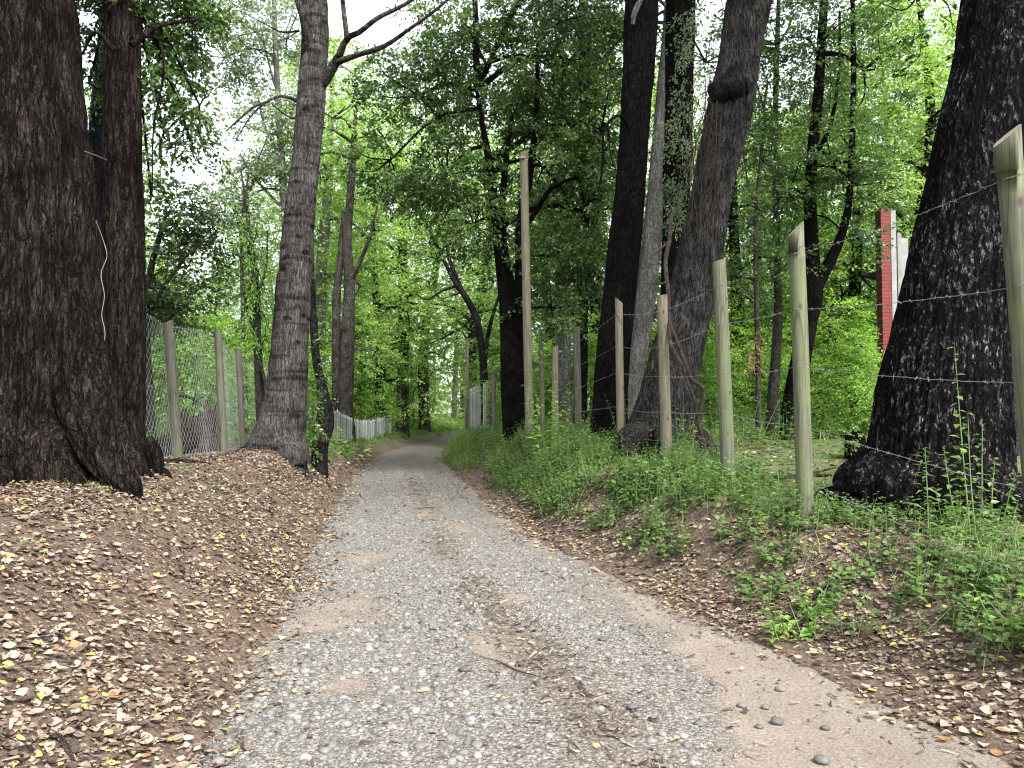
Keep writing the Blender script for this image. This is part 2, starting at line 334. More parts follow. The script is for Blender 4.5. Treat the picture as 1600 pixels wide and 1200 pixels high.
MAT['paling'] = tone_mat('paling', [(0, (.16, .16, .155)), (.5, (.27, .275, .27)), (1, (.42, .43, .42))], 'LINEAR', .85, .2, 8)
MAT['log'] = bark_mat('log', (.006, .005, .004), (.028, .021, .018), (.08, .062, .055), 1., .3)
MAT['stump'] = bark_mat('stump', (.015, .009, .008), (.07, .045, .04), (.19, .13, .11), 1.3, .12)
MAT['white'] = flat_mat('white_paint', (.22, .22, .215), .7, .12, 4)
MAT['grey_board'] = flat_mat('grey_board', (.2, .19, .18), .8, .2, 5)

def brick_mat():
    m, t, out = M('red_boards'); b = N(t, 'ShaderNodeBsdfPrincipled', i_Roughness=.75)
    v = mapped(t, (1, 1, 1)); s = N(t, 'ShaderNodeSeparateXYZ'); L(t, v, s.inputs[0]); cmb = N(t, 'ShaderNodeCombineXYZ'); L(t, s.outputs[0], cmb.inputs[0]); L(t, s.outputs[2], cmb.inputs[1])
    br = N(t, 'ShaderNodeTexBrick', i_Scale=1.); br.inputs['Color1'].default_value = (.19, .014, .008, 1); br.inputs['Color2'].default_value = (.12, .01, .006, 1); br.inputs['Mortar'].default_value = (.03, .01, .008, 1)
    br.inputs['Brick Width'].default_value = .3; br.inputs['Row Height'].default_value = .075; br.inputs['Mortar Size'].default_value = .009; L(t, cmb.outputs[0], br.inputs['Vector'])
    L(t, br.outputs['Color'], b.inputs['Base Color']); bp = N(t, 'ShaderNodeBump', i_Strength=.4, i_Distance=.01); L(t, br.outputs['Fac'], bp.inputs['Height']); bp.invert = True; L(t, bp.outputs[0], b.inputs['Normal'])
    L(t, b.outputs[0], out.inputs[0]); return m
MAT['red'] = brick_mat()

def ground_mat():
    m, t, out = M('leaf_strewn_soil'); b = N(t, 'ShaderNodeBsdfPrincipled', i_Roughness=.9); b.inputs['Specular IOR Level'].default_value = .2
    v = mapped(t, (1, 1, 1)); n1 = N(t, 'ShaderNodeTexNoise', i_Scale=1.2, i_Detail=5.); n2 = N(t, 'ShaderNodeTexNoise', i_Scale=35., i_Detail=6., i_Roughness=.7)
    for n in (n1, n2): L(t, v, n.inputs['Vector'])
    soil = ramp(t, n2.outputs[0], [(.3, (.035, .024, .018)), (.5, (.1, .07, .052)), (.7, (.18, .135, .1))]).outputs[0]
    nd = N(t, 'ShaderNodeTexNoise', i_Scale=14., i_Detail=3.); L(t, v, nd.inputs['Vector'])
    wv = mixc(t, .06, v, nd.outputs['Color'], 'ADD')
    vo = N(t, 'ShaderNodeTexVoronoi', i_Scale=26.); L(t, wv, vo.inputs['Vector']); sp = N(t, 'ShaderNodeSeparateColor'); L(t, vo.outputs['Color'], sp.inputs[0])
    lc = ramp(t, sp.outputs[0], [(0, (.08, .047, .03)), (.25, (.16, .1, .07)), (.5, (.24, .175, .12)), (.75, (.31, .24, .17)), (.93, (.36, .28, .09))], 'CONSTANT').outputs[0]
    pick = math_(t, 'MULTIPLY', ramp(t, sp.outputs[1], [(.45, (0, 0, 0)), (.5, (1, 1, 1))]).outputs[0], ramp(t, vo.outputs['Distance'], [(.28, (1, 1, 1)), (.4, (0, 0, 0))]).outputs[0])
    at = N(t, 'ShaderNodeAttribute', attribute_name='litter'); pick = math_(t, 'MULTIPLY', pick, at.outputs['Fac'])
    col = mixc(t, pick, soil, lc)
    ag = N(t, 'ShaderNodeAttribute', attribute_name='tone'); gn = N(t, 'ShaderNodeTexNoise', i_Scale=9., i_Detail=6., i_Roughness=.7); L(t, v, gn.inputs['Vector'])
    gc = ramp(t, gn.outputs[0], [(.35, (.03, .05, .014)), (.65, (.1, .17, .04))]).outputs[0]
    gf = math_(t, 'MULTIPLY', ag.outputs['Fac'], ramp(t, n1.outputs[0], [(.3, (.3, .3, .3)), (.6, (1, 1, 1))]).outputs[0])
    col = mixc(t, gf, col, gc)
    L(t, col, b.inputs['Base Color']); bp = N(t, 'ShaderNodeBump', i_Strength=.8, i_Distance=.03); L(t, math_(t, 'ADD', n2.outputs[0], math_(t, 'MULTIPLY', pick, .3)), bp.inputs['Height']); L(t, bp.outputs[0], b.inputs['Normal'])
    L(t, b.outputs[0], out.inputs[0]); return m
def road_mat():
    m, t, out = M('gravel'); b = N(t, 'ShaderNodeBsdfPrincipled', i_Roughness=.85); b.inputs['Specular IOR Level'].default_value = .25
    v = mapped(t, (1, 1, 1)); nd = N(t, 'ShaderNodeTexNoise', i_Scale=40., i_Detail=2.); L(t, v, nd.inputs['Vector']); wv = mixc(t, .012, v, nd.outputs['Color'], 'ADD')
    v1 = N(t, 'ShaderNodeTexVoronoi', i_Scale=48.); v2 = N(t, 'ShaderNodeTexVoronoi', i_Scale=110.)
    for n in (v1, v2): L(t, wv, n.inputs['Vector'])
    s1 = N(t, 'ShaderNodeSeparateColor'); L(t, v1.outputs['Color'], s1.inputs[0]); s2 = N(t, 'ShaderNodeSeparateColor'); L(t, v2.outputs['Color'], s2.inputs[0])
    c1 = ramp(t, s1.outputs[0], [(0, (.095, .09, .082)), (.4, (.16, .151, .137)), (.75, (.23, .217, .195)), (1, (.32, .3, .265))]).outputs[0]
    c2 = ramp(t, s2.outputs[0], [(0, (.1, .087, .074)), (.6, (.185, .162, .137)), (1, (.27, .24, .205))]).outputs[0]
    isb = ramp(t, s1.outputs[1], [(.4, (0, 0, 0)), (.45, (1, 1, 1))]).outputs[0]; gv = mixc(t, isb, c2, c1)
    edge = ramp(t, v1.outputs['Distance'], [(.35, (1, 1, 1)), (.62, (.45, .43, .41))]).outputs[0]; gv = mixc(t, .8, gv, edge, 'MULTIPLY')
    nf = N(t, 'ShaderNodeTexNoise', i_Scale=70., i_Detail=5., i_Roughness=.7); L(t, v, nf.inputs['Vector']); nb = N(t, 'ShaderNodeTexNoise', i_Scale=2.5, i_Detail=4.); L(t, v, nb.inputs['Vector'])
    dirt = ramp(t, nf.outputs[0], [(.3, (.1, .08, .064)), (.5, (.175, .145, .118)), (.7, (.26, .222, .185))]).outputs[0]
    dirt = mixc(t, .5, dirt, ramp(t, nb.outputs[0], [(.35, (.75, .7, .66)), (.65, (1.05, 1.05, 1.05))]).outputs[0], 'MULTIPLY')
    at = N(t, 'ShaderNodeAttribute', attribute_name='tone'); df = math_(t, 'ADD', at.outputs['Fac'], math_(t, 'ADD', math_(t, 'MULTIPLY', math_(t, 'SUBTRACT', nf.outputs[0], .5), 1.6), math_(t, 'MULTIPLY', math_(t, 'SUBTRACT', nb.outputs[0], .5), .9)))
    df = ramp(t, df, [(.3, (0, 0, 0)), (.65, (1, 1, 1))]).outputs[0]
    col = mixc(t, df, gv, dirt)
    an = N(t, 'ShaderNodeAttribute', attribute_name='litter'); nn = N(t, 'ShaderNodeTexNoise', i_Scale=50., i_Detail=6., i_Roughness=.75); L(t, v, nn.inputs['Vector'])
    nfac = math_(t, 'MULTIPLY', an.outputs['Fac'], ramp(t, nn.outputs[0], [(.42, (0, 0, 0)), (.58, (1, 1, 1))]).outputs[0])
    col = mixc(t, nfac, col, (.095, .066, .048)); L(t, col, b.inputs['Base Color'])
    h = math_(t, 'MULTIPLY', math_(t, 'SUBTRACT', 1., v1.outputs['Distance']), math_(t, 'SUBTRACT', 1., math_(t, 'MULTIPLY', df, .85)))
    bp = N(t, 'ShaderNodeBump', i_Strength=.8, i_Distance=.014); L(t, math_(t, 'ADD', h, math_(t, 'MULTIPLY', nf.outputs[0], .3)), bp.inputs['Height']); L(t, bp.outputs[0], b.inputs['Normal'])
    L(t, b.outputs[0], out.inputs[0]); return m
MAT['ground'] = ground_mat(); MAT['road'] = road_mat()

# ------------------------------------------------------------------ ground and road
def sheet(name, X, Yv, Z, tone, lit, mat):
    ny, nx = X.shape; mb = MB(); i = (np.arange(ny-1)*nx)[:, None]+np.arange(nx-1)[None]
    F = np.stack([i, i+1, i+nx+1, i+nx], -1).reshape(-1, 4)
    mb.add(np.stack([X, Yv, Z], -1).reshape(-1, 3), F, tone.ravel()); o = mb.build(name, mat)
    a = o.data.attributes.new('litter', 'FLOAT', 'POINT'); a.data.foreach_set('value', lit.ravel().astype(np.float32)); return o
xs = np.concatenate([-np.geomspace(500, 9, 40), np.arange(-8.5, 8.5, .07), np.geomspace(9, 500, 40)])
ys = np.concatenate([np.linspace(-60, -3, 30), np.arange(-2.5, 1.5, .25), np.arange(1.6, 16, .07), np.arange(16.1, 45, .2), np.geomspace(45.5, 600, 60)])
X, Yg = np.meshgrid(xs, ys); Z = ground_z(X, Yg); Lg, Rg = edges(Yg); dR, dL = X-Rg, Lg-X
grassy = np.clip(sm(.5, 1.6, dR)*sm(6, 11, Yg)+sm(.8, 2.5, dL)*sm(15, 20, Yg)+sm(3.5, 7, dR)*.8*sm(13, 18, Yg)+sm(5, 8, dL)+sm(.2, 1, dR)*sm(13, 18, Yg)+sm(0, .4, np.maximum(dR, dL))*sm(26, 34, Yg), 0, 1)
lit = np.clip(1-.6*grassy, 0, 1)*(.55+.45*sm(-.3, .3, fbm(X*.9, Yg*.9, 11, 3)))*sm(-.2, .2, np.maximum(dR, dL))
tag(sheet('ground', X, Yg, Z, grassy, lit, MAT['ground']), kind='structure')
ty = np.concatenate([np.linspace(-60, 1, 40), np.arange(1.2, 18, .08), np.arange(18.2, 60, .3), np.geomspace(60.5, 500, 60)]); tt = np.linspace(-1.18, 1.18, 64)
TT, TY = np.meshgrid(tt, ty); Lr, Rr = edges(TY); RX = (Lr+Rr)/2+TT*(Rr-Lr)/2
tag(sheet('gravel_road', RX, TY, road_z(RX, TY), dirt_mask(RX, TY), needle_mask(RX, TY), MAT['road']), kind='structure')

# ------------------------------------------------------------------ scattered ground stuff
def rot_basis(a, n):
    """columns x=a, y, z~n"""
    a = nrm(a); y = nrm(np.cross(n, a)); z = np.cross(a, y); return np.stack([a, y, z], -1)
def surf_normal(x, y, f=ground_z, e=.04):
    return nrm(np.stack([-(f(x+e, y)-f(x-e, y))/(2*e), -(f(x, y+e)-f(x, y-e))/(2*e), np.ones_like(x)], -1))
def ico(sub, rng, j=.22):
    import bmesh
    bm = bmesh.new(); bmesh.ops.create_icosphere(bm, subdivisions=sub, radius=1); V = np.array([v.co[:] for v in bm.verts]); F = np.array([[v.index for v in f.verts] for f in bm.faces]); bm.free()
    V = V*(1+j*(rng.random((len(V), 1))-.5)*2); V[:, 2] *= rng.uniform(.42, .6); V[:, 1] *= rng.uniform(.65, .95); return V, F
rng = np.random.default_rng(4)
def scatter_stones():
    mb = MB(); temps = [ico(2, rng, .13) for _ in range(4)]+[ico(1, rng, .16) for _ in range(5)]
    def batch(n, y0, y1, smin, smax, tset, keep, pw=1.):
        y = y0+(y1-y0)*rng.random(n)**pw; Lr, Rr = edges(y); tl = rng.uniform(-1.03, 1.05, n); x = (Lr+Rr)/2+tl*(Rr-Lr)/2
        dm = dirt_mask(x, y); nm = needle_mask(x, y); k = rng.random(n) < keep*np.clip(1.12-dm, .05, 1)*(1-.45*nm)*(.3+.7*sm(-.2, .15, fbm(x*1.1, y*.5, 77, 3))); x, y = x[k], y[k]; n = len(x)
        s = smin*np.exp(rng.random(n)**2.2*math.log(smax/smin)); z = road_z(x, y)+s*rng.uniform(-.3, .25, n)*.5
        th = rng.random(n)*2*PI; a = np.stack([np.cos(th), np.sin(th), rng.normal(0, .18, n)], -1); nn = nrm(np.stack([rng.normal(0, .22, n), rng.normal(0, .22, n), np.ones(n)], -1))
        R = rot_basis(a, nn)*s[:, None, None]; tone = np.clip(rng.beta(2.2, 2.4, n), 0, 1); which = rng.choice(tset, n)
        for w_ in tset:
            q = which == w_; tv, tf = temps[w_]; mb.inst(tv, tf, R[q], np.stack([x, y, z], -1)[q], tone[q])
    batch(5500, 2.6, 5.5, .007, .03, [0, 1, 2, 3], 1.)
    batch(26000, 2.6, 6.5, .004, .012, [4, 5, 6, 7, 8], 1.)
    batch(22000, 5.2, 10.5, .006, .024, [4, 5, 6, 7, 8], 1.)
    batch(14000, 10, 20, .012, .034, [4, 5, 6, 7, 8], .9)
    batch(1300, 2.7, 7.5, .016, .034, [0, 1, 2, 3], .8)
    # lone stones lying on the bare dirt shoulder
    for px, py, s in ((1214, 1075, .03), (1282, 1134, .024), (1276, 1180, .036), (1208, 1122, .034), (1180, 1128, .022), (1154, 1096, .028), (1190, 1100, .022), (545, 1128, .032), (567, 968, .03), (1110, 1062, .022), (1058, 1040, .02), (726, 1052, .034), (1090, 1075, .02), (1320, 1110, .014), (1240, 1160, .012), (985, 1110, .03), (940, 1000, .03)):
        Y = 1800/(py-645); x = (px-800)*Y/1200; tv, tf = temps[rng.integers(4)]
        a = np.array([[1, rng.normal(0, .4), 0]]); mb.inst(tv, tf, rot_basis(a, np.array([[0, 0, 1.]]))*s, np.array([[x, Y, road_z(x, Y)+s*.3]]), np.array([rng.uniform(.1, .6)]))
    n = 420; y = rng.uniform(2.8, 12, n); Lr, Rr = edges(y); x = rng.uniform(-.3, 1.15, n)*(Rr-Lr)/2+(Lr+Rr)/2; s = .004*np.exp(rng.random(n)*1.5)
    a = np.stack([rng.normal(size=n), rng.normal(size=n), np.zeros(n)], -1); tv, tf = temps[5]; mb.inst(tv, tf, rot_basis(a, np.tile([0, 0, 1.], (n, 1)))*s[:, None, None], np.stack([x, y, road_z(x, y)+s*.3], -1), rng.random(n)*.7)
    tag(mb.build('gravel', MAT['stone']), kind='stuff')
scatter_stones()

def leaf_template(curl, fold, nu=4):
    u = np.linspace(0, 1, nu+1); wd = np.array([0, .36, .44, .26, 0]) if nu == 4 else np.sin(PI*u)**.8*.42
    V = []
    for k, (a, b) in enumerate(zip(u, wd)):
        zc = curl*(4*(a-.5)**2)*.25
        V += [[a-.5, -b, zc+fold*b], [a-.5, 0, zc], [a-.5, b, zc+fold*b]]
    F = []
    for k in range(nu):
        o = k*3; F += [[o, o+3, o+4, o+1], [o+1, o+4, o+5, o+2]]
    return np.array(V), np.array(F)
LT = [leaf_template(c, f) for c, f in ((.35, .15), (-.35, .3), (.6, .2), (.15, -.25), (-.6, -.15), (.4, .6))]
def litter_density(x, y):
    Lr, Rr = edges(y); dR, dL = x-Rr, Lr-x; o = np.maximum(dR, dL)
    base = sm(np.where((dR > dL) & (y < 7), -.22, -.5), .22, o+.35*fbm(x*1.6, y*1.6, 21, 4))
    cl = .36+.64*sm(-.22, .2, fbm(x*1.1, y*1.1, 17, 4))
    right_far = 1-.75*sm(.7, 1.5, dR)*sm(5, 9, y)
    rightbank = 1-.35*sm(.5, 1.1, dR)
    left_far = 1-.6*sm(14, 18, y)*sm(.5, 1, dL)
    bare_root = 1-.55*np.exp(-((x+2.75)/.5)**2-((y-5.4)/1.0)**2)
    return base*cl*right_far*rightbank*left_far*bare_root
def scatter_litter():
    mb = MB()
    def batch(n, x0, x1, y0, y1, smin, smax, simple=False, onroad=False):
        x = rng.uniform(x0, x1, n); y = y0+(y1-y0)*rng.random(n); d = litter_density(x, y)
        if onroad: Lr, Rr = edges(y); d = ((x > Lr) & (x < Rr))*(.25+.75*needle_mask(x, y)+.6*sm(.6, 1, np.abs((x-(Lr+Rr)/2)/((Rr-Lr)/2))))
        k = rng.random(n) < d; x, y = x[k], y[k]; n = len(x); s = smin*.5+(smax*1.1-smin*.5)*rng.random(n)**2.
        rd = ground_z(x, y) < road_z(x, y); z = np.maximum(ground_z(x, y), road_z(x, y)); nn = surf_normal(x, y); nn[rd] = [0, 0, 1]
        nn = nrm(nn+rng.normal(0, .2, (n, 3))); th = rng.random(n)*2*PI; a = np.stack([np.cos(th), np.sin(th), rng.normal(0, .1, n)], -1)
        R = rot_basis(a, nn)*s[:, None, None]; R[:, :, 1] *= rng.uniform(.6, 1.15, n)[:, None]; T = np.stack([x, y, z], -1)+nn*(.006+.016*rng.random(n))[:, None]
        tone = rng.random(n); lf = tone > .8; tone = np.where(lf & (rng.random(n) < .45), rng.random(n)*.7, tone)
        wh = rng.integers(len(LT), size=n)
        for q in range(len(LT)):
            m_ = wh == q; tv, tf = LT[q]
            if simple: tv = tv[[0, 1, 2, 6, 7, 8, 12, 13, 14]] if False else tv; 
            mb.inst(tv, tf, R[m_], T[m_], tone[m_])
    batch(27000, -4.6, -1.2, 2.2, 6.8, .024, .058)
    batch(27000, .9, 4.6, 2.2, 7.0, .024, .056)
    batch(30000, -6.2, -1.6, 6.5, 14, .028, .058)
    batch(22000, -.6, 5.5, 6.8, 13, .034, .07)
    batch(16000, -8, -2, 13.5, 26, .05, .09); batch(6000, -2, 1.2, 12.5, 26, .05, .09)
    batch(5000, 2.5, 10, 7, 22, .06, .1)
    batch(1500, -1.8, 2.2, 2.6, 7, .02, .045, onroad=True); batch(1100, -3, 1.4, 7, 16, .025, .05, onroad=True)
    tag(mb.build('fallen_leaves', MAT['litter']), kind='stuff')
    # shreds, stalks and needles between the leaves
    mb = MB(); tv = np.array([[-.5, -.04, 0], [.5, -.02, 0], [.5, .02, .03], [-.5, .04, .02]]); tf = np.array([[0, 1, 2, 3]])
    for n, x0, x1, y0, y1, road_ in ((30000, -4.4, 4.6, 2.2, 7.5, 0), (20000, -6, 5, 7.5, 14, 0), (14000, -1.6, 2, 2.6, 7.5, 1), (8000, -3, 1.5, 7.5, 18, 1)):
        x = rng.uniform(x0, x1, n); y = rng.uniform(y0, y1, n); d = np.clip(litter_density(x, y)*1.3, 0, 1)
        if road_: Lr, Rr = edges(y); d = ((x > Lr) & (x < Rr))*np.clip(needle_mask(x, y)*1.1+.05+.3*sm(.7, 1, np.abs((x-(Lr+Rr)/2)/((Rr-Lr)/2))), 0, 1)
        k = rng.random(n) < d; x, y = x[k], y[k]; n = len(x); z = np.maximum(ground_z(x, y), road_z(x, y)); nn = surf_normal(x, y)
        th = rng.random(n)*2*PI; a = np.stack([np.cos(th), np.sin(th), rng.normal(0, .22, n)], -1); s = rng.uniform(.015, .07, n)*(1+.6*(y > 8)); R = rot_basis(a, nrm(nn+rng.normal(0, .25, (n, 3))))*s[:, None, None]; R[:, :, 1] *= rng.uniform(1, 4, n)[:, None]
        mb.inst(tv, tf, R, np.stack([x, y, z], -1)+nn*(.004+.012*rng.random(n))[:, None], rng.random(n))
    tag(mb.build('leaf_shreds', MAT['debris']), kind='stuff')
scatter_litter()

def blades(mb, x, y, z, h, wid, lean, tone):
    n = len(x); th = rng.random(n)*2*PI; d = np.stack([np.cos(th), np.sin(th), np.zeros(n)], -1); s_ = np.stack([-np.sin(th), np.cos(th), np.zeros(n)], -1)
    p = np.stack([x, y, z], -1); V = []
    for f, wf in ((0, 1), (.45, .8), (.8, .45)):
        c = p+d*(lean*f*f)[:, None]+np.array([0, 0, 1.])*(h*f*(1-.25*f*lean/np.maximum(h, .01)))[:, None]; V += [c-s_*(wid*wf)[:, None], c+s_*(wid*wf)[:, None]]
    c = p+d*lean[:, None]+np.array([0, 0, 1.])*(h*(1-.3*lean/np.maximum(h, .01)))[:, None]; V.append(c); V = np.stack(V, 1)
    k = np.arange(n)[:, None, None]*7; mb.add(V.reshape(-1, 3), (k+np.array([[0, 1, 3, 2], [2, 3, 5, 4]])).reshape(-1, 4), np.repeat(tone, 7)); mb.F[3].append((k+np.array([[4, 5, 6]])).reshape(-1, 3)+mb.n-len(V)*7); mb.M[3].append(np.zeros(n, np.int32))
def grow_grass():
    mb = MB()
    def patch(n, x0, x1, y0, y1, dens, hmin, hmax, tufts=12, wid=.004):
        m_ = n//tufts; cx = rng.uniform(x0, x1, m_); cy_ = rng.uniform(y0, y1, m_); k = rng.random(m_) < dens(cx, cy_); cx, cy_ = cx[k], cy_[k]; m_ = len(cx)
        sc_ = rng.uniform(.6, 1.1, m_); x = np.repeat(cx, tufts)+rng.normal(0, .05, m_*tufts); y = np.repeat(cy_, tufts)+rng.normal(0, .05, m_*tufts)
        h = rng.uniform(hmin, hmax, len(x))*np.repeat(sc_, tufts); lean = h*rng.uniform(.15, .9, len(x)); tn = np.clip(np.repeat(rng.random(m_), tufts)*.6+rng.random(len(x))*.4, 0, 1)
        blades(mb, x, y, ground_z(x, y)-.01, h, np.full(len(x), wid)*(.7+.6*rng.random(len(x))), lean, tn)
    def dr(x, y): return x-edges(y)[1]
    def dl(x, y): return edges(y)[0]-x
    nz = lambda x, y, s: sm(-.2, .15, fbm(x*1.1, y*1.1, s, 3))
    patch(52000, -3.5, 3.2, 9.5, 20, lambda x, y: sm(.35, .75, dr(x, y))*sm(3.2, 2.2, dr(x, y))*(.25+.75*nz(x, y, 3))*sm(9, 12, y), .12, .34, 12, .005)
    patch(56000, -4.5, 3.5, 19, 52, lambda x, y: sm(.0, .35, dr(x, y))*(dr(x, y) < 3.2), .22, .5, 12, .009)
    patch(46000, -7.5, -2.6, 16.5, 52, lambda x, y: sm(.3, .7, dl(x, y)), .1, .26, 12, .01)
    patch(9000, .5, 4.2, 4.5, 9.8, lambda x, y: sm(.75, 1.2, dr(x, y))*nz(x, y, 13)*.45, .06, .22, 9, .0035)
    patch(3000, -5, -2, 3, 12, lambda x, y: sm(.8, 1.5, dl(x, y))*sm(.1, .4, fbm(x*.9, y*.9, 44, 3)), .05, .13, 9, .004)
    patch(9000, -8, 6, 44, 75, lambda x, y: (np.maximum(dr(x, y), dl(x, y)) > .2)*1., .3, .7, 12, .014)
    patch(24000, -14, 14, 12, 34, lambda x, y: (np.maximum(dr(x, y), dl(x, y)) > 2.6)*nz(x, y, 15)*.8, .15, .45, 10, .009)
    tag(mb.build('grass', MAT['grass']), kind='stuff')
grow_grass()

# broad leaf templates for living plants (folded, pointed)
def live_leaf(): return np.array([[0, 0, 0], [.38, -.3, .07], [.42, 0, -.015], [.38, .3, .07], [1, 0, -.12]]), np.array([[0, 1, 2], [0, 2, 3], [1, 4, 2], [2, 4, 3]])
LV, LF = live_leaf()
LV2 = np.array([[0, 0, 0], [.45, -.27, .05], [1, 0, -.05], [.45, .27, .05]]); LF2 = np.array([[0, 1, 2], [0, 2, 3]])
def leafy_stems(mb, base, tip, nl, ls, rng, tone0=0., mat_leaf=0, mat_stem=1, simple=False, width=1., stem=True):
    """herb stems: base,tip (n,3); nl leaves each in opposite pairs"""
    n = len(base); t = np.linspace(.18, 1, nl)[None]; t = np.repeat(t, n, 0); bend = rng.normal(0, .06, (n, 1, 3))
    p = base[:, None]+(tip-base)[:, None]*t[..., None]+bend*(t*(1-t))[..., None]*4; ax = nrm(tip-base)
    th = rng.random(n)[:, None]*6.28+np.arange(nl)[None]*2.4+rng.normal(0, .3, (n, nl)); r = np.stack([np.cos(th), np.sin(th), rng.uniform(-.35, .6, (n, nl))], -1)
    s = ls*(1.15-.65*t)*rng.uniform(.7, 1.25, (n, nl)); R = rot_basis(r.reshape(-1, 3), np.array([[0, 0, 1.]])+rng.normal(0, .25, (n*nl, 3)))*s.reshape(-1, 1, 1); R[:, :, 1] *= width
    tone = np.clip(tone0+.55*np.repeat(rng.random(n), nl)+.45*rng.random(n*nl), 0, 1)
    mb.inst(LV2 if simple else LV, LF2 if simple else LF, R, p.reshape(-1, 3), tone, mat_leaf)
    if stem:
        sd_ = nrm(np.cross(ax, np.array([.3, .9, .1]))); u = np.cross(ax, sd_); w_ = np.linalg.norm(tip-base, axis=1)*.008+.0015
        ring = [base+sd_*w_[:, None], base-.5*sd_*w_[:, None]+.87*u*w_[:, None], base-.5*sd_*w_[:, None]-.87*u*w_[:, None], tip]
        V = np.stack(ring, 1).reshape(-1, 3); k = np.arange(n)[:, None, None]*4; mb.add(V, (k+np.array([[0, 1, 3], [1, 2, 3], [2, 0, 3]])).reshape(-1, 3), .5, mat_stem)
def herb_patch():
    mb = MB()
    def dr(x, y): return x-edges(y)[1]
    def dl(x, y): return edges(y)[0]-x
    def batch(n, x0, x1, y0, y1, dens, h0, h1, nl, ls, simple, sp=.07, per=4):
        m_ = n//per; cx = rng.uniform(x0, x1, m_); cy_ = rng.uniform(y0, y1, m_); k = rng.random(m_) < dens(cx, cy_); cx, cy_ = cx[k], cy_[k]; m_ = len(cx)
        x = np.repeat(cx, per)+rng.normal(0, sp, m_*per); y = np.repeat(cy_, per)+rng.normal(0, sp, m_*per); z = ground_z(x, y)-.01; b = np.stack([x, y, z], -1)
        h = rng.uniform(h0, h1, len(x))*np.repeat(rng.uniform(.6, 1.2, m_), per); tp = b+np.stack([rng.normal(0, .3, len(x))*h, rng.normal(0, .3, len(x))*h, h], -1)
        leafy_stems(mb, b, tp, nl, ls, rng, simple=simple)
    nz = lambda x, y, s, a=-.15, b=.2: sm(a, b, fbm(x*1.2, y*1.2, s, 3))
    batch(4600, .6, 4.6, 3.4, 9.5, lambda x, y: sm(.55, .9, dr(x, y))*sm(2.8, 1.9, dr(x, y))*nz(x, y, 33, .0, .14), .07, .3, 9, .06, False)
    batch(2600, -.5, 4.2, 4.6, 12.5, lambda x, y: sm(.3, .6, dr(x, y))*sm(1.9, 1.3, dr(x, y))*nz(x, y, 91, .0, .12), .12, .36, 11, .09, False, .05)
    batch(11000, -1, 3.4, 7.2, 16, lambda x, y: sm(.25, .5, dr(x, y))*sm(2.6, 1.8, dr(x, y))*nz(x, y, 35, -.2, .05)*(.35+.65*sm(7.5, 10.5, y)), .12, .5, 12, .08, False)
    batch(5000, -2.5, 2.5, 15, 28, lambda x, y: sm(.3, .8, dr(x, y))*sm(3.5, 2.5, dr(x, y)), .2, .6, 10, .1, True)
    batch(9000, 1.5, 16, 12, 30, lambda x, y: (dr(x, y) > 2.3)*nz(x, y, 37, -.2, .1), .25, .9, 12, .12, True, .12)
    batch(2600, -7.5, -4, 16, 34, lambda x, y: (dl(x, y) > .4)*nz(x, y, 39, -.2, .2), .1, .35, 10, .1, True)
    batch(6000, -18, -4.6, 10.5, 30, lambda x, y: (dl(x, y) > 2.4)*nz(x, y, 41, -.3, .1), .3, .9, 12, .11, True, .12)
    batch(260, -4.6, -2.2, 3.2, 9, lambda x, y: (dl(x, y) > .8)*nz(x, y, 61, .0, .3), .04, .12, 5, .05, False, .05)
    tag(mb.build('ground_cover', [MAT['herb'], MAT['stem']]), kind='stuff')
herb_patch()

# ------------------------------------------------------------------ trees
def bark_bump(seed, lump=.06, ridge=.05, flare=.0, lobes=5, z0=0., fh=.35, freq=1., rings=0., furrow=0., fk=10.):
    def f(th, z, r):
        q = 1+lump*fbm(np.cos(th)*1.3+seed, np.sin(th)*1.3, z*1.1*freq, 3, seed)*2
        q = q+ridge*noise(np.cos(th)*4.5, np.sin(th)*4.5+seed, z*1.2, seed+3)+ridge*.6*noise(np.cos(th)*10, np.sin(th)*10+seed, z*3, seed+5)
        if rings: q = q+rings*noise(0, z*5+.6*np.cos(th), seed, seed)
        if furrow:
            cx, sx = np.cos(th)*fk, np.sin(th)*fk; wz = 1.2*noise(cx*.3, sx*.3, z*2, seed)
            n1 = fbm(cx+wz*.6, sx, z*.95, 3, seed+11); n2 = fbm(cx*2.3, sx*2.3+wz, z*3., 2, seed+13)
            q = q+furrow*(np.minimum(np.abs(n1)*4.5, 1)-.6)+furrow*.4*(np.minimum(np.abs(n2)*5, 1)-.6)
        if flare:
            e = np.exp(-np.clip(z-z0, 0, 9)/fh); lb = .5+.5*np.cos(lobes*th+seed+1.2*np.sin(2*th+seed)); q = q+flare*e*(.35+.9*lb**1.5)
        return q
    return f
def trunk_pts(pix, Y, top_h=None, drift=0., yl=None):
    """pixel rows (px,py,width_px[,Y]) bottom to top -> points, radii; extends above the frame to top_h"""
    P_, R_ = [], []
    for row in pix:
        y = row[3] if len(row) > 3 else Y
        P_.append(P(row[0], row[1], y)); R_.append(row[2]*.5*y/FPX)
    P_, R_ = np.array(P_), np.array(R_)
    z0 = gz(P_[0][0], P_[0][1])
    if P_[0][2] > z0-.15: b = P_[0].copy(); b[2] = z0-.25; P_ = np.vstack([b, P_]); R_ = np.concatenate([[R_[0]*1.04], R_])
    if top_h and top_h > P_[-1][2]+.5:
        d = P_[-1]-P_[-2]; d = d/max(d[2], .1); n = 4; hs_ = np.linspace(P_[-1][2], top_h, n+1)[1:]
        for q, h in enumerate(hs_): P_ = np.vstack([P_, P_[-1]+d*(h-P_[-1][2])+np.array([drift, 0, 0])]); R_ = np.append(R_, R_[-1]*(.82 if q < n-1 else .4))
    return P_, R_, z0
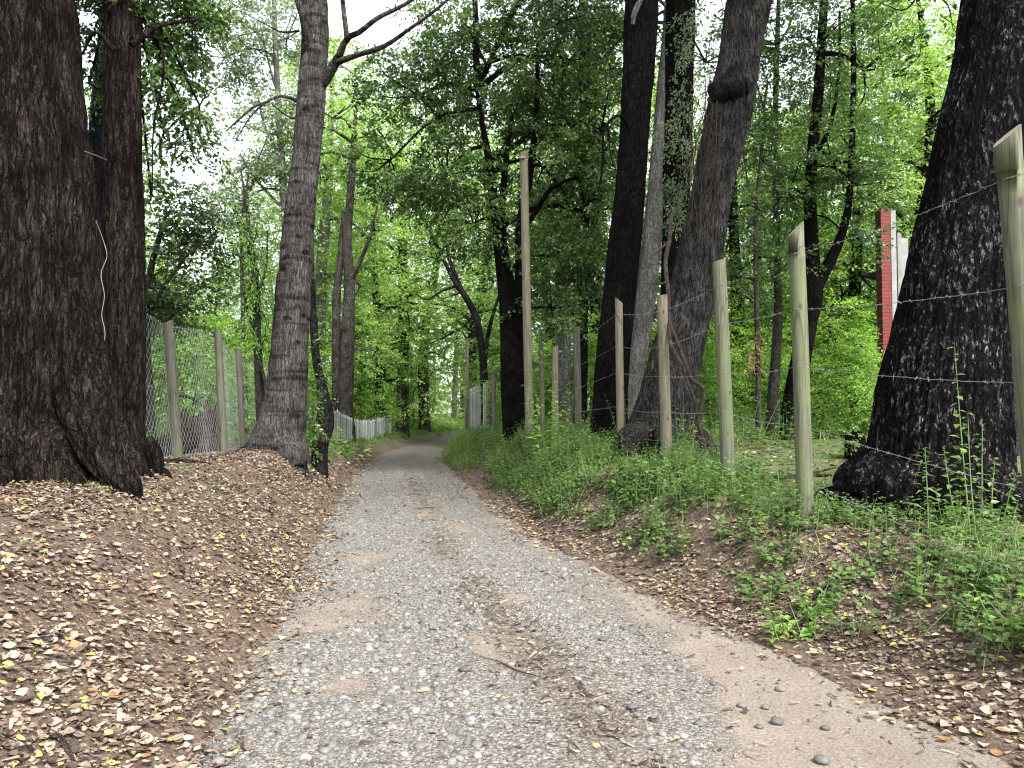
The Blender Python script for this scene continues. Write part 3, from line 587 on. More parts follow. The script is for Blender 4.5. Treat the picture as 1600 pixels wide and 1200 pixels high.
def spray_leaves(mb, C, D, Lt, m_, ls, tone, rng, flat=.6, droop=.25, tv=LV2, tf=LF2, width=1., mat=0, spread=.12):
    n = len(C); t = rng.random((n, m_)); D = nrm(D); side = nrm(np.cross(D, np.array([0, 0, 1.])+rng.normal(0, .15, (n, 3)))); up = np.cross(side, D)
    off = rng.normal(0, 1, (n, m_)); p = C[:, None]+D[:, None]*(t*Lt[:, None])[..., None]+side[:, None]*(off*spread*Lt[:, None])[..., None]+up[:, None]*(rng.normal(0, spread*(1-flat), (n, m_))*Lt[:, None])[..., None]
    p[..., 2] -= droop*(t**2)*Lt[:, None]
    sg = np.sign(off); a = D[:, None]*.6+side[:, None]*(sg*rng.uniform(.3, 1.1, (n, m_)))[..., None]+rng.normal(0, .35, (n, m_, 3)); a[..., 2] -= rng.uniform(0, .7, (n, m_))*(droop+.25)
    nn = np.array([0, 0, 1.])*flat+rng.normal(0, .55*(1.25-flat), (n, m_, 3))+up[:, None]*.3
    s = ls*rng.uniform(.65, 1.25, (n, m_)); R = rot_basis(a.reshape(-1, 3), nn.reshape(-1, 3))*s.reshape(-1, 1, 1); R[:, :, 1] *= width
    tn = np.clip(np.repeat(tone, m_)+rng.normal(0, .16, n*m_), 0, .965); tn = np.where(rng.random(n*m_) < .004, 1., tn)
    mb.inst(tv, tf, R, p.reshape(-1, 3), tn, mat)
def blob_points(c, r, n, rng, hollow=.25, thr=-.12, sc_=1.1, seed=0):
    out = []; tot = 0
    while tot < n:
        d = nrm(rng.normal(size=(n*3, 3)))*(hollow+(1-hollow)*rng.random((n*3, 1))**.5); q = c+d*r
        k = fbm(q[:, 0]*sc_, q[:, 1]*sc_, q[:, 2]*sc_*1.3, 2, seed) > thr; q = q[k]; out.append(q); tot += len(q)
        if not len(q): thr -= .1
    return np.concatenate(out)[:n]
def crown(mb, blobs, rng, ls, leaves=26, Lt=(.35, .8), droop=.25, flat=.6, outward=.7, tv=LV2, tf=LF2, width=1., wood=None, anchors=None, seed=0, spread=.12, thr=-.12, sc_=1.1, drop_mean=.0, twig_r=.006, limbs=5):
    """blobs: (centre xyz, radii xyz, sprays). wood: MB for twigs & limbs, anchors: list of points on the trunk"""
    for bi, (c, r, n) in enumerate(blobs):
        c, r = np.asarray(c, float), np.asarray(r, float); q = blob_points(c, r, n, rng, thr=thr, sc_=sc_, seed=seed)
        D = nrm((q-c)/r)*outward+rng.normal(0, .5, q.shape); D[:, 2] = D[:, 2]*.45-drop_mean
        tone = np.clip(.5+.9*fbm(q[:, 0]*.9, q[:, 1]*.9, q[:, 2]*.9, 3, seed+9)+rng.normal(0, .1, len(q)), .02, .93)
        spray_leaves(mb, q, D, rng.uniform(*Lt, len(q)), leaves, ls, tone, rng, flat, droop, tv, tf, width, 0, spread)
        if wood is not None:
            Dn = nrm(D); L_ = rng.uniform(*Lt, len(q))
            k = min(len(q), 350)
            for j in range(0, 0): pass
            # twigs, vectorised thin three-sided cones
            e = q[:k]+Dn[:k]*L_[:k, None]; e[:, 2] -= droop*L_[:k]; s0 = nrm(np.cross(Dn[:k], [.2, .3, .9])); u0 = np.cross(Dn[:k], s0); w_ = twig_r
            V = np.stack([q[:k]+s0*w_, q[:k]-.5*s0*w_+.87*u0*w_, q[:k]-.5*s0*w_-.87*u0*w_, e], 1).reshape(-1, 3); kk = np.arange(k)[:, None, None]*4
            wood.add(V, (kk+np.array([[0, 1, 3], [1, 2, 3], [2, 0, 3]])).reshape(-1, 3), .5)
            if anchors is not None and limbs:
                A = np.asarray(anchors); dist = np.linalg.norm((A-c)*[1, 1, .6], axis=1); a = A[np.argmin(dist)]
                R0 = max(.018, min(.07, .03*float(r.max()))); mid = (a+c)/2+np.array([0, 0, .15*np.linalg.norm(c-a)]); tube(wood, [a, mid, c], [R0*1.3, R0, R0*.7], 6, 10)
                for j in rng.choice(len(q), min(limbs, len(q)), replace=False):
                    g = q[j]; mm = (c+g)/2+rng.normal(0, .12, 3)*np.linalg.norm(g-c); tube(wood, [c, mm, g], [R0*.6, R0*.4, .005], 5, 8)
def pb(px, py, Y, rx, ry, rz, n):
    """a foliage mass given at photo position and distance: centre, real radii, sprays"""
    k = Y/FPX; return (P(px, py, Y), (rx*k, rz, ry*k), n)
def add_roots(rt, c, r, n, seed, mat, reach=1.9, a0=0., hgt=.55, thick=.3):
    """buttress roots running from the foot of a trunk into the ground, each a part"""
    rg = np.random.default_rng(seed)
    for k in range(n):
        a = a0+2*PI*k/n+rg.normal(0, .18); d = np.array([math.cos(a), math.sin(a), 0]); L_ = r*reach*rg.uniform(.8, 1.2); pts = []; z0 = gz(c[0], c[1]); side = np.array([-d[1], d[0], 0])*rg.normal(0, .12)*L_
        for f, h in ((.42, hgt), (.62, hgt*.5), (.8, hgt*.22), (1, .06)):
            q = np.array([c[0], c[1], 0])+d*(L_*f)+side*f*f; q[2] = (z0+h if f < .8 else gz(q[0], q[1])+h*.6)-.02; pts.append(q)
        q = pts[-1]+d*L_*.25; q[2] = gz(q[0], q[1])-.1; pts.append(q)
        mb = MB(); tube(mb, np.array(pts), np.array([thick*.8, thick, thick*.72, thick*.4, thick*.15])*r, 16, 30, bump=bark_bump(seed+k, .12, .1)); part(mb, 'root', MAT[mat], rt)
def tree(name, label, mat, pix, Y, top_h=None, seg=20, rings=50, seed=1, bump=None, branches=(), group=None, cat='tree', wood_crown=True, crownf=None, drift=0., leafmat='dark_leaf', z_root=True):
    p, r, z0 = trunk_pts(pix, Y, top_h, drift)
    rt = root(name, (p[0][0], p[0][1], z0)); tag(rt, label, cat, group)
    kw = dict(seed=seed, z0=z0); kw.update(bump or {}); f = bark_bump(**kw)
    mb = MB(); tube(mb, p, r, seg, rings, bump=f)
    wood = mb; rg = np.random.default_rng(seed)
    for b in branches: bp, br = b; tube(mb, bp, br, 8, 18, bump=bark_bump(seed+5, .05, .04))
    if crownf:
        cm = MB(); pts = spline(np.column_stack([p, r]), 40)[:, :3]; crownf(cm, mb if wood_crown else None, pts, rg)
        part(cm, 'crown', MAT[leafmat], rt, smooth=False)
    part(mb, 'trunk', MAT[mat], rt); return rt, p, r
def high_crown(x, y, z, R, n, ls=.16, leaves=16, **kw):
    """a crown above the picture: several masses round the stem"""
    def f(cm, wood, pts, rg):
        bl = []
        for k in range(6): th = k*1.05+rg.random(); bl.append(((x+math.cos(th)*R*.6, y+math.sin(th)*R*.6, z+rg.uniform(-.8, 1.8)), (R*.55, R*.55, R*.4), int(n*.6)))
        crown(cm, bl, rg, ls, leaves, (.5, 1.1), wood=wood, anchors=pts[-12:], seed=int(x*7)+50, twig_r=.01, **kw)
    return f

def B(pts, k=1.):
    """branch from photo rows (px,py,Y,width_px)"""
    return np.array([P(a, b, c) for a, b, c, d in pts]), np.array([k*d*.5*c/FPX for a, b, c, d in pts])
# ---- left verge -------------------------------------------------------------------------------------------------
rt, p, r = tree('old_tree', 'massive brown tree with ridged bark and a spreading root at the left frame edge', 'bark_brown',
     [(40, 790, 262), (28, 700, 262), (36, 600, 232), (32, 450, 228), (20, 300, 226), (4, 150, 224), (-12, 0, 226)], 7.1, 15, 300, 460, 3, dict(lump=.05, ridge=.04, flare=.1, lobes=7, fh=.3, furrow=.035, fk=11), crownf=high_crown(-5, 7.3, 11, 3.5, 90))
mb = MB()
bp, br = B([(100, 420, 6.95, 70), (116, 520, 6.9, 74), (132, 610, 6.85, 78), (158, 690, 6.75, 72), (182, 738, 6.7, 54), (202, 766, 6.66, 36), (212, 790, 6.6, 16)]); bp[-1][2] = gz(bp[-1][0], bp[-1][1])-.12; bp[-2][2] = gz(bp[-2][0], bp[-2][1])+.03
tube(mb, bp, br, 90, 200, bump=bark_bump(12, .1, .1, furrow=.07, fk=5)); part(mb, 'root', MAT['bark_brown'], rt)
add_roots(rt, (-4.5, 7.1), .68, 7, 14, 'bark_brown', 1.4, .5, .5, .42)
rt2, _p, _r = tree('upright_tree', 'straight dark trunk standing just right of the massive left tree', 'bark_brown',
     [(196, 770, 78), (192, 700, 66), (192, 600, 62), (195, 450, 60), (192, 300, 58), (192, 150, 54), (190, 0, 52)], 7.8, 12, 150, 360, 7, dict(lump=.05, ridge=.05, flare=.1, lobes=5, furrow=.04, fk=5), leafmat='dark_leaf',
     branches=[B([(205, 70, 6.9, 10), (250, 40, 7.1, 7), (310, 30, 7.4, 4)]), B([(180, 80, 6.9, 9), (150, 50, 7, 6), (128, 85, 7.1, 3)]), B([(205, 60, 7, 8), (246, 60, 7.3, 5), (256, 110, 7.4, 4), (240, 200, 7.5, 3), (238, 300, 7.5, 2)])],
     crownf=lambda cm, wood, pts, rg: crown(cm, [pb(235, -10, 8.25, 90, 70, .8, 260), pb(300, 40, 8.45, 46, 56, .5, 110), pb(165, 20, 8.35, 60, 36, .5, 46), pb(142, 120, 8.65, 16, 70, .4, 30), pb(262, 120, 8.35, 30, 55, .4, 60), pb(312, 165, 8.55, 26, 55, .4, 46), pb(256, 205, 8.45, 28, 52, .4, 30), pb(300, 225, 8.55, 20, 34, .3, 10),
        pb(236, -170, 8.25, 170, 120, 1.2, 260), pb(236, 300, 8.25, 14, 30, .2, 6)], rg, .062, 20, (.2, .42), .5, .45, .4, wood=wood, anchors=pts[-22:], seed=5, thr=-.02, sc_=3.2, drop_mean=.25, twig_r=.003, tv=LV, tf=LF, width=1.0))
add_roots(rt2, (rt2.location[0], 7.8), .24, 5, 16, 'bark_brown', 1.6, .3, .3, .4)
tree('leaning_tree', 'slim bluish-grey trunk leaning in the gap between the two left trunks', 'bark_blue',
     [(146, 730, 26), (146, 600, 25), (147, 450, 26), (150, 250, 26), (158, 120, 22), (166, 20, 16)], 9.2, 9, 20, 60, 9, dict(lump=.06, flare=.05), crownf=high_crown(-4.8, 9.4, 8, 1.6, 30, .09, 18))
rt2, _p, _r = tree('bare_trunk_tree', 'tall grey-brown trunk with scarred bark and upward branches on the left road verge', 'bark_grey',
     [(434, 722, 92), (436, 690, 82), (444, 640, 66), (452, 560, 57), (459, 450, 53), (470, 320, 47), (478, 250, 43), (487, 150, 43), (492, 60, 42), (490, 0, 42)], 13, 17, 130, 420, 21, dict(lump=.035, ridge=.025, flare=.1, lobes=6, fh=.28, rings=.035, furrow=.025, fk=9),
     branches=[B([(494, 140, 13, 22), (512, 118, 12.9, 18), (524, 98, 12.8, 15), (534, 78, 12.7, 12), (541, 60, 12.6, 11), (562, 50, 12.5, 9), (590, 28, 12.4, 8), (640, 2, 12.3, 6), (700, -50, 12, 4)]),
               B([(524, 98, 12.8, 12), (552, 88, 12.6, 9), (600, 72, 12.4, 8), (640, 45, 12.2, 6), (690, 8, 12, 5), (740, -40, 12, 3)]),
               B([(542, 58, 12.6, 9), (538, 25, 12.6, 8), (534, -10, 12.6, 7)]),
               B([(479, 70, 12.8, 14), (474, 30, 12.6, 12), (465, 0, 12.5, 10), (455, -50, 12.3, 6)]),
               B([(470, 160, 13, 7), (440, 150, 12.8, 5), (415, 160, 12.7, 4), (395, 168, 12.6, 4), (370, 190, 12.5, 3), (352, 205, 12.4, 1.5)]), B([(415, 160, 12.7, 4), (395, 178, 12.6, 3), (380, 200, 12.5, 2), (362, 232, 12.4, 1)]),
               B([(470, 185, 13, 4), (450, 182, 13, 3), (425, 163, 12.9, 2)]), B([(468, 48, 13, 4), (440, 50, 12.9, 3), (415, 38, 12.8, 2), (380, 20, 12.6, 1)]), B([(505, 330, 12.9, 4), (520, 338, 12.8, 3), (534, 350, 12.8, 1.5)]), B([(462, 320, 12.8, 4), (446, 325, 12.6, 2.5), (436, 332, 12.6, 1)])],
     crownf=high_crown(-4.2, 12.5, 14, 3., 40))
add_roots(rt2, (rt2.location[0], 13), .4, 8, 17, 'bark_grey', 1.4, .2, .25, .34)
# ivy stump behind it
rt, p, r = tree('crooked_tree', 'dark crooked trunk wrapped in ivy right behind the scarred grey trunk', 'bark_charcoal',
     [(500, 700, 26), (506, 668, 30), (508, 640, 24), (502, 600, 15), (494, 560, 13), (490, 500, 12), (486, 420, 10), (484, 330, 8)], 14.6, None, 20, 60, 24, dict(lump=.12, ridge=.05),
     crownf=lambda cm, wood, pts, rg: crown(cm, [pb(491, 640, 14.3, 11, 55, .2, 60), pb(496, 560, 14.4, 8, 60, .2, 26), pb(488, 690, 14.2, 18, 18, .3, 30), pb(487, 380, 14.5, 14, 60, .3, 22)], rg, .06, 16, (.08, .2), .4, .2, .8, seed=3, thr=-.5))
tree('vine_hung_tree', 'small dark tree draped with drooping leafy vines behind the wire netting', 'bark_slim',
     [(408, 700, 13), (406, 620, 13), (402, 540, 12), (400, 450, 11), (392, 380, 8), (384, 320, 5), (376, 262, 1)], 15.5, None, 16, 60, 31, dict(lump=.1),
     branches=[B([(402, 520, 15.5, 6), (388, 490, 15.3, 5), (378, 430, 15.2, 4), (376, 370, 15.1, 2)]), B([(400, 470, 15.5, 5), (415, 420, 15.4, 4), (418, 360, 15.3, 2)]), B([(405, 560, 15.5, 6), (418, 610, 15.3, 5), (432, 650, 15.2, 3)])], leafmat='bush_leaf',
     crownf=lambda cm, wood, pts, rg: crown(cm, [pb(388, 400, 15.3, 26, 80, .5, 75), pb(400, 480, 15.3, 22, 60, .5, 50), pb(380, 310, 15.3, 16, 50, .4, 18), pb(410, 540, 15.3, 14, 30, .4, 12)], rg, .085, 14, (.2, .5), .8, .25, .3, wood=wood, anchors=pts[8:], seed=8, thr=-.05, sc_=2.6, drop_mean=.6, width=.55))
def shrubby(blobs, ls, m_=22, Lt=(.25, .6), seed=1, thr=-.1, sc_=1.6, **kw):
    return lambda cm, wood, pts, rg: crown(cm, blobs, rg, ls, m_, Lt, .3, .5, .6, wood=wood, anchors=pts[-25:], seed=seed, thr=thr, sc_=sc_, **kw)
tree('round_leaf_tree', 'dense mid-green small tree overhanging the wire netting by the left trunks', 'bark_slim',
     [(236, 700, 16), (232, 600, 14), (228, 500, 12), (236, 420, 10), (255, 350, 8)], 12.6, None, 14, 40, 35, leafmat='dark_leaf', branches=[B([(228, 500, 12.6, 8), (262, 440, 12.4, 6), (300, 390, 12.3, 4)])],
     crownf=shrubby([pb(270, 330, 12.2, 48, 50, .8, 90), pb(300, 400, 12.2, 50, 70, .8, 120), pb(240, 430, 12.5, 36, 80, .8, 120), pb(270, 480, 12.6, 50, 36, .7, 70), pb(318, 345, 12.2, 28, 26, .5, 26)], .08, 20, seed=15, thr=-.08, sc_=2.2))
tree('misty_tree', 'tall thin pale tree with sparse grey-green leaves left of the scarred grey trunk', 'bark_pale',
     [(455, 640, 15), (452, 500, 14), (446, 340, 13), (440, 250, 12), (434, 150, 10), (430, 60, 9), (428, 0, 7)], 24, 15, 14, 70, 37, dict(lump=.04), leafmat='grey_leaf',
     branches=[B([(440, 250, 24, 5), (415, 200, 23.8, 4), (398, 130, 23.6, 2)]), B([(434, 150, 24, 4), (418, 90, 23.8, 3), (405, 30, 23.6, 2)]), B([(446, 330, 24, 5), (400, 280, 24, 4), (375, 240, 24, 2)]), B([(431, 80, 24, 3), (450, 40, 24, 2), (462, 0, 24, 1)])],
     crownf=shrubby([pb(400, 50, 24, 58, 100, 1.2, 230), pb(448, 60, 24, 34, 80, 1.2, 120), pb(420, 210, 24, 56, 80, 1.2, 200), pb(385, 310, 24, 60, 60, 1.2, 170), pb(350, 90, 24, 30, 60, 1., 40), pb(450, 200, 24.4, 30, 90, 1.2, 50), pb(410, -120, 24, 80, 100, 1.5, 80)], .115, 22, (.4, .9), 40, -.02, 1.1, twig_r=.007))
tree('forked_stem_sapling', 'thin forked sapling with twiggy pale foliage in the left sky gap', 'bark_slim',
     [(384, 640, 7), (380, 500, 7), (378, 400, 6), (382, 330, 5), (388, 270, 3)], 20, None, 10, 40, 39, leafmat='grey_leaf', branches=[B([(378, 380, 20, 4), (366, 320, 20, 3), (360, 280, 20, 1)])],
     crownf=shrubby([pb(376, 320, 20, 34, 45, .9, 36), pb(372, 400, 20, 40, 40, .9, 40)], .09, 14, (.3, .7), 42, 0, 1.4))
tree('twin_stem_tree', 'twin-stemmed dark and grey tree rising behind the pale paling fence', 'bark_mid',
     [(538, 672, 33), (538, 640, 29), (541, 580, 24), (543, 520, 20), (546, 440, 17), (542, 380, 15), (548, 300, 12), (553, 220, 9)], 25.5, 12, 24, 80, 41, dict(lump=.07, flare=.1),
     branches=[B([(528, 660, 25.5, 20), (526, 560, 25.5, 14), (526, 470, 25.5, 13), (532, 400, 25.5, 11), (538, 330, 25.5, 8)]), B([(548, 440, 25.5, 9), (562, 410, 25.3, 7), (578, 370, 25, 5), (590, 320, 25, 3)])], crownf=high_crown(-5.4, 25.5, 10, 2.6, 70, .12, 22), leafmat='lime_leaf')
# ---- centre ------------------------------------------------------------------------------------------------------
tree('fork_tree', 'slender grey Y-forked tree bowing over the end of the road', 'bark_charcoal',
     [(758, 680, 15), (757, 600, 13), (752, 540, 11), (745, 500, 10), (730, 468, 10), (714, 445, 9), (695, 410, 6), (676, 370, 5), (655, 335, 3)], 27, None, 14, 70, 45, dict(lump=.06),
     branches=[B([(757, 590, 27, 8), (760, 540, 27, 7), (768, 500, 27, 6), (780, 460, 27, 4), (790, 420, 27, 2)]), B([(720, 450, 27, 7), (700, 395, 27, 6), (702, 330, 27, 5), (690, 250, 27, 3)]), B([(714, 446, 27, 5), (690, 455, 27, 4), (668, 468, 27, 3), (650, 460, 27, 2)])], leafmat='bush_leaf',
     crownf=shrubby([pb(700, 320, 27, 60, 50, 1.2, 45), pb(670, 380, 27, 40, 30, 1, 22)], .11, 18, (.4, .8), 47, -.05, 1.2))
rt, p, r = tree('multi_stem_evergreen', 'dark multi-stemmed evergreen with a wide leafy crown over the middle of the road', 'bark_black',
     [(806, 690, 40), (803, 640, 36), (798, 560, 34), (794, 500, 26), (786, 440, 19), (778, 380, 16), (772, 320, 15), (765, 260, 13), (755, 200, 9), (745, 140, 6)], 17.2, None, 28, 100, 51, dict(lump=.08, ridge=.05, flare=.1),
     branches=[B([(800, 560, 17.2, 20), (804, 480, 17.2, 16), (790, 400, 17.3, 12), (784, 330, 17.3, 12), (790, 260, 17.3, 9), (800, 180, 17.3, 5)]), B([(810, 620, 17.2, 26), (815, 520, 17.2, 20), (812, 420, 17.2, 16), (815, 340, 17.2, 15), (828, 270, 17.2, 12), (838, 180, 17.2, 9), (840, 60, 17.2, 5)]),
               B([(812, 370, 17.2, 9), (838, 330, 17, 8), (858, 298, 16.8, 7), (880, 284, 16.6, 6), (905, 276, 16.4, 4)])], leafmat='dark_leaf',
     crownf=lambda cm, wood, pts, rg: crown(cm, [pb(655, 150, 17.6, 95, 90, 1.7, 230), pb(610, 250, 17.6, 60, 55, 1.2, 70), pb(760, 100, 17.6, 110, 100, 1.9, 330), pb(880, 90, 17.6, 90, 110, 1.9, 300), pb(700, 270, 17.6, 90, 60, 1.4, 190), pb(740, 350, 17.3, 70, 50, 1.1, 90), pb(850, 260, 17.8, 70, 90, 1.3, 190), pb(870, 400, 17.4, 50, 80, 1.1, 150), pb(915, 330, 17.4, 45, 130, 1.1, 190), pb(740, -50, 17.6, 150, 90, 2.0, 150), pb(880, -60, 17.6, 110, 80, 1.8, 90), pb(860, 480, 17, 36, 40, .7, 40), pb(940, 200, 17.6, 40, 120, 1, 120)],
        rg, .095, 38, (.3, .75), .45, .4, .5, wood=wood, anchors=pts[-40:], seed=55, thr=-.06, sc_=1.5, drop_mean=.15, twig_r=.005, limbs=7))
tree('ivied_trunk_tree', 'dark trunk thick with climbing leaves left of the big black leaning trunk', 'bark_black',
     [(906, 700, 22), (908, 560, 20), (912, 400, 18), (914, 250, 18), (914, 120, 16), (912, 0, 14)], 19.5, 14, 18, 60, 57, dict(lump=.08), leafmat='dark_leaf',
     crownf=lambda cm, wood, pts, rg: crown(cm, [pb(912, 120, 19.3, 22, 130, .5, 70), pb(915, 330, 19.3, 18, 100, .5, 50), pb(930, 40, 19.3, 40, 60, .7, 50)]+[((2+rg.uniform(-2, 2), 19.5+rg.uniform(-2, 2), 12+rg.uniform(-1, 2)), (1.6, 1.6, 1.2), 60) for _ in range(4)], rg, .1, 24, (.25, .6), .5, .35, .6, wood=wood, anchors=pts[10:], seed=58, thr=-.2))
tree('pale_trunk_tree', 'pale flaky grey trunk behind the wired posts near the tall wooden pole', 'bark_pale',
     [(880, 700, 34), (880, 600, 29), (880, 520, 25), (878, 440, 22), (876, 340, 20)], 21, 11, 20, 50, 59, dict(lump=.06), leafmat='bush_leaf', crownf=high_crown(1.5, 21, 9.5, 2.4, 40, .12, 20))
# ---- right side --------------------------------------------------------------------------------------------------
tree('black_leaning_tree', 'broad pitch-black trunk leaning right, leftmost of the big trunks behind the barbed wire', 'bark_black',
     [(951, 690, 62), (953, 640, 54), (958, 560, 52), (966, 480, 52), (974, 400, 50), (984, 300, 47), (993, 180, 46), (1000, 80, 50), (1003, 0, 52)], 13.2, 16, 100, 300, 63, dict(lump=.04, ridge=.04, flare=.14, furrow=.03, fk=8), crownf=high_crown(3.2, 13.5, 12.5, 3.4, 80),
     branches=[B([(990, 218, 13.1, 6), (972, 182, 12.8, 5), (952, 190, 12.6, 5), (942, 215, 12.5, 4), (942, 255, 12.4, 4), (935, 300, 12.4, 2)]), B([(950, 200, 12.6, 3), (956, 250, 12.5, 2), (972, 280, 12.5, 1)])])
tree('vine_clad_tree', 'black upright trunk hung with leafy creepers between two leaning trunks', 'bark_black',
     [(1060, 690, 60), (1055, 560, 50), (1055, 440, 44), (1056, 330, 42), (1060, 200, 44), (1062, 80, 46), (1064, 0, 46)], 13.9, 15, 36, 100, 67, dict(lump=.06, ridge=.05), leafmat='grey_leaf',
     crownf=lambda cm, wood, pts, rg: crown(cm, [pb(1075, 160, 13.4, 26, 110, .3, 60), pb(1050, 240, 13.4, 22, 120, .3, 52), pb(1080, 50, 13.4, 26, 60, .3, 40), pb(1062, 300, 13.2, 26, 60, .3, 26)]+[((3.6+rg.uniform(-2, 2), 14+rg.uniform(-2, 2), 12+rg.uniform(-1, 2)), (1.8, 1.8, 1.2), 60) for _ in range(3)], rg, .055, 18, (.15, .4), .9, .25, .4, seed=68, thr=-.1, sc_=2.5, drop_mean=.6))
rt, p, r = tree('knotted_tree', 'thick grey-black trunk leaning right with a knot high on its side', 'bark_ash',
     [(1030, 705, 112), (1036, 660, 98), (1046, 600, 84), (1066, 520, 76), (1084, 450, 72), (1098, 380, 66), (1112, 300, 62), (1128, 230, 66), (1142, 160, 70), (1152, 110, 66), (1162, 50, 68), (1170, 0, 70)], 11.6, 16, 150, 420, 71, dict(lump=.05, ridge=.05, flare=.1, furrow=.04, fk=9), crownf=high_crown(6, 12, 13, 3.6, 80))
add_roots(rt, (p[0][0], 11.6), .5, 7, 18, 'bark_ash', 1.8, .2, .35, .4)
mb = MB(); c = P(1152, 128, 11.0)
for ang in (0,): tube(mb, np.array([c+[0, .36, .04], c+[0, .24, .02], c+[.02, .14, .0], c+[.04, .08, -.02], c+[.05, .05, -.03]]), [.3, .24, .17, .11, .05], 24, 16, bump=bark_bump(77, .2, .16))
tube(mb, np.array([c+[-.2, .3, -.06], c+[-.1, .17, .09], c+[.05, .12, .14], c+[.18, .16, .07], c+[.24, .3, -.06]]), [.04, .05, .055, .05, .03], 12, 24, bump=bark_bump(78, .15, .1))
part(mb, 'knot', MAT['bark_charcoal'], rt)
# hanging dry roots over the trunk
mb = MB(); rg = np.random.default_rng(80)
for k in range(26):
    x0, y0 = rg.uniform(1075, 1120), rg.uniform(120, 240); x1 = x0+rg.uniform(-35, 15); y1 = y0+rg.uniform(80, 230)
    pts = [P(x0+(x1-x0)*t+rg.normal(0, 5), y0+(y1-y0)*t, 11.05+rg.normal(0, .05)) for t in np.linspace(0, 1, 6)]; tube(mb, np.array(pts), [.007, .006, .006, .005, .004, .002], 4, 20)
part(mb, 'vines', MAT['vine_wood'], rt, label='tangle of thin dry creepers hanging down the trunk')
tree('pale_leaning_tree', 'pale grey trunk seen in the gap between two big dark leaning trunks', 'bark_pale',
     [(978, 690, 32), (984, 620, 30), (994, 560, 30), (1004, 500, 31), (1012, 440, 32), (1018, 380, 30), (1024, 300, 26)], 15.8, 12, 26, 60, 83, dict(lump=.08), leafmat='dark_leaf', crownf=high_crown(3.2, 16.5, 10, 2, 30, .12, 18))
rt = root('twisted_liana', P(1097, 720, 10.2)); tag(rt, 'twisted bare brown liana looping beside the fence and up the knotted trunk', 'vine')
mb = MB(); tube(mb, *B([(1096, 724, 10.2, 9), (1097, 690, 10.2, 10), (1092, 655, 10.2, 11), (1099, 618, 10.15, 9), (1096, 604, 10.15, 9), (1080, 590, 10.2, 9), (1066, 555, 10.3, 9), (1052, 520, 10.4, 9), (1045, 500, 10.5, 9), (1044, 460, 10.6, 9), (1040, 410, 10.7, 9), (1046, 375, 10.8, 9), (1049, 340, 10.9, 8), (1060, 320, 10.95, 6), (1072, 296, 11, 4)], .75), 10, 120, bump=bark_bump(85, .14, .1))
part(mb, 'main_stem', MAT['vine_wood'], rt)
mb = MB(); tube(mb, *B([(1090, 646, 10.2, 8), (1084, 620, 10.2, 7), (1076, 600, 10.2, 7), (1066, 570, 10.25, 7), (1052, 548, 10.3, 7), (1047, 530, 10.35, 7), (1046, 505, 10.45, 7)], .8), 8, 60, bump=bark_bump(87, .14, .1)); part(mb, 'side_stem', MAT['vine_wood'], rt)
mb = MB(); tube(mb, *B([(1044, 440, 10.6, 4), (1030, 444, 10.55, 3), (1022, 442, 10.5, 2)]), 6, 12); part(mb, 'side_shoot', MAT['vine_wood'], rt); mb = MB(); tube(mb, *B([(1046, 375, 10.8, 4), (1030, 392, 10.8, 3), (1020, 400, 10.8, 1)]), 6, 12); part(mb, 'side_shoot', MAT['vine_wood'], rt)
rt, p, r = tree('slim_tree', 'slim dark stem with a bunch of dead tan leaves between two fence posts', 'bark_slim',
     [(1186, 720, 9), (1185, 640, 9), (1184, 560, 8), (1182, 480, 8), (1181, 400, 7), (1182, 320, 6), (1190, 240, 5), (1196, 150, 3)], 14, None, 12, 60, 91, dict(lump=.05), leafmat='gloss_leaf',
     branches=[B([(1181, 470, 14, 3), (1164, 452, 13.9, 2.5), (1142, 432, 13.8, 1.5)]), B([(1184, 330, 14, 4), (1170, 290, 14, 3), (1160, 230, 14, 2)])],
     crownf=shrubby([pb(1190, 250, 14, 40, 70, .7, 80), pb(1170, 350, 14, 34, 50, .6, 44), pb(1200, 130, 14, 40, 60, .7, 60), pb(1150, 440, 14.4, 30, 30, .5, 24)], .07, 22, (.2, .5), 92, -.05, 2.4))
mb = MB(); rg = np.random.default_rng(93)
spray_leaves(mb, np.array([P(1182, 515, 13.95), P(1184, 528, 13.95), P(1174, 548, 13.9), P(1182, 562, 13.95), P(1186, 550, 13.95), P(1170, 556, 13.9)]), np.array([[.1, 0, -1.]]*6), np.full(6, .22), 26, .1, np.full(6, .5), rg, .2, .5, width=.5, spread=.22); part(mb, 'dead_leaves', MAT['dry_leaf'], rt, smooth=False)
tree('straight_tree', 'grey-barked straight young tree behind the fence, right of the slim stem with dead leaves', 'bark_slim',
     [(1206, 690, 20), (1208, 620, 18), (1212, 560, 15), (1216, 480, 13), (1214, 400, 12), (1212, 280, 10), (1212, 150, 9), (1216, 20, 7)], 16, 12, 16, 70, 95, dict(lump=.06), leafmat='gloss_leaf', branches=[B([(1212, 230, 16, 5), (1196, 180, 16, 4), (1180, 120, 16, 2)]), B([(1214, 340, 16, 5), (1235, 300, 16, 4), (1250, 240, 16, 2)])],
     crownf=shrubby([pb(1215, 70, 16, 60, 90, 1, 120), pb(1200, 210, 16, 44, 60, .9, 70), pb(1150, 90, 16.5, 30, 90, .8, 60), pb(1220, 330, 16, 36, 50, .8, 50), pb(1212, 470, 16.2, 24, 40, .6, 26)], .075, 24, (.25, .6), 97, -.05, 2))
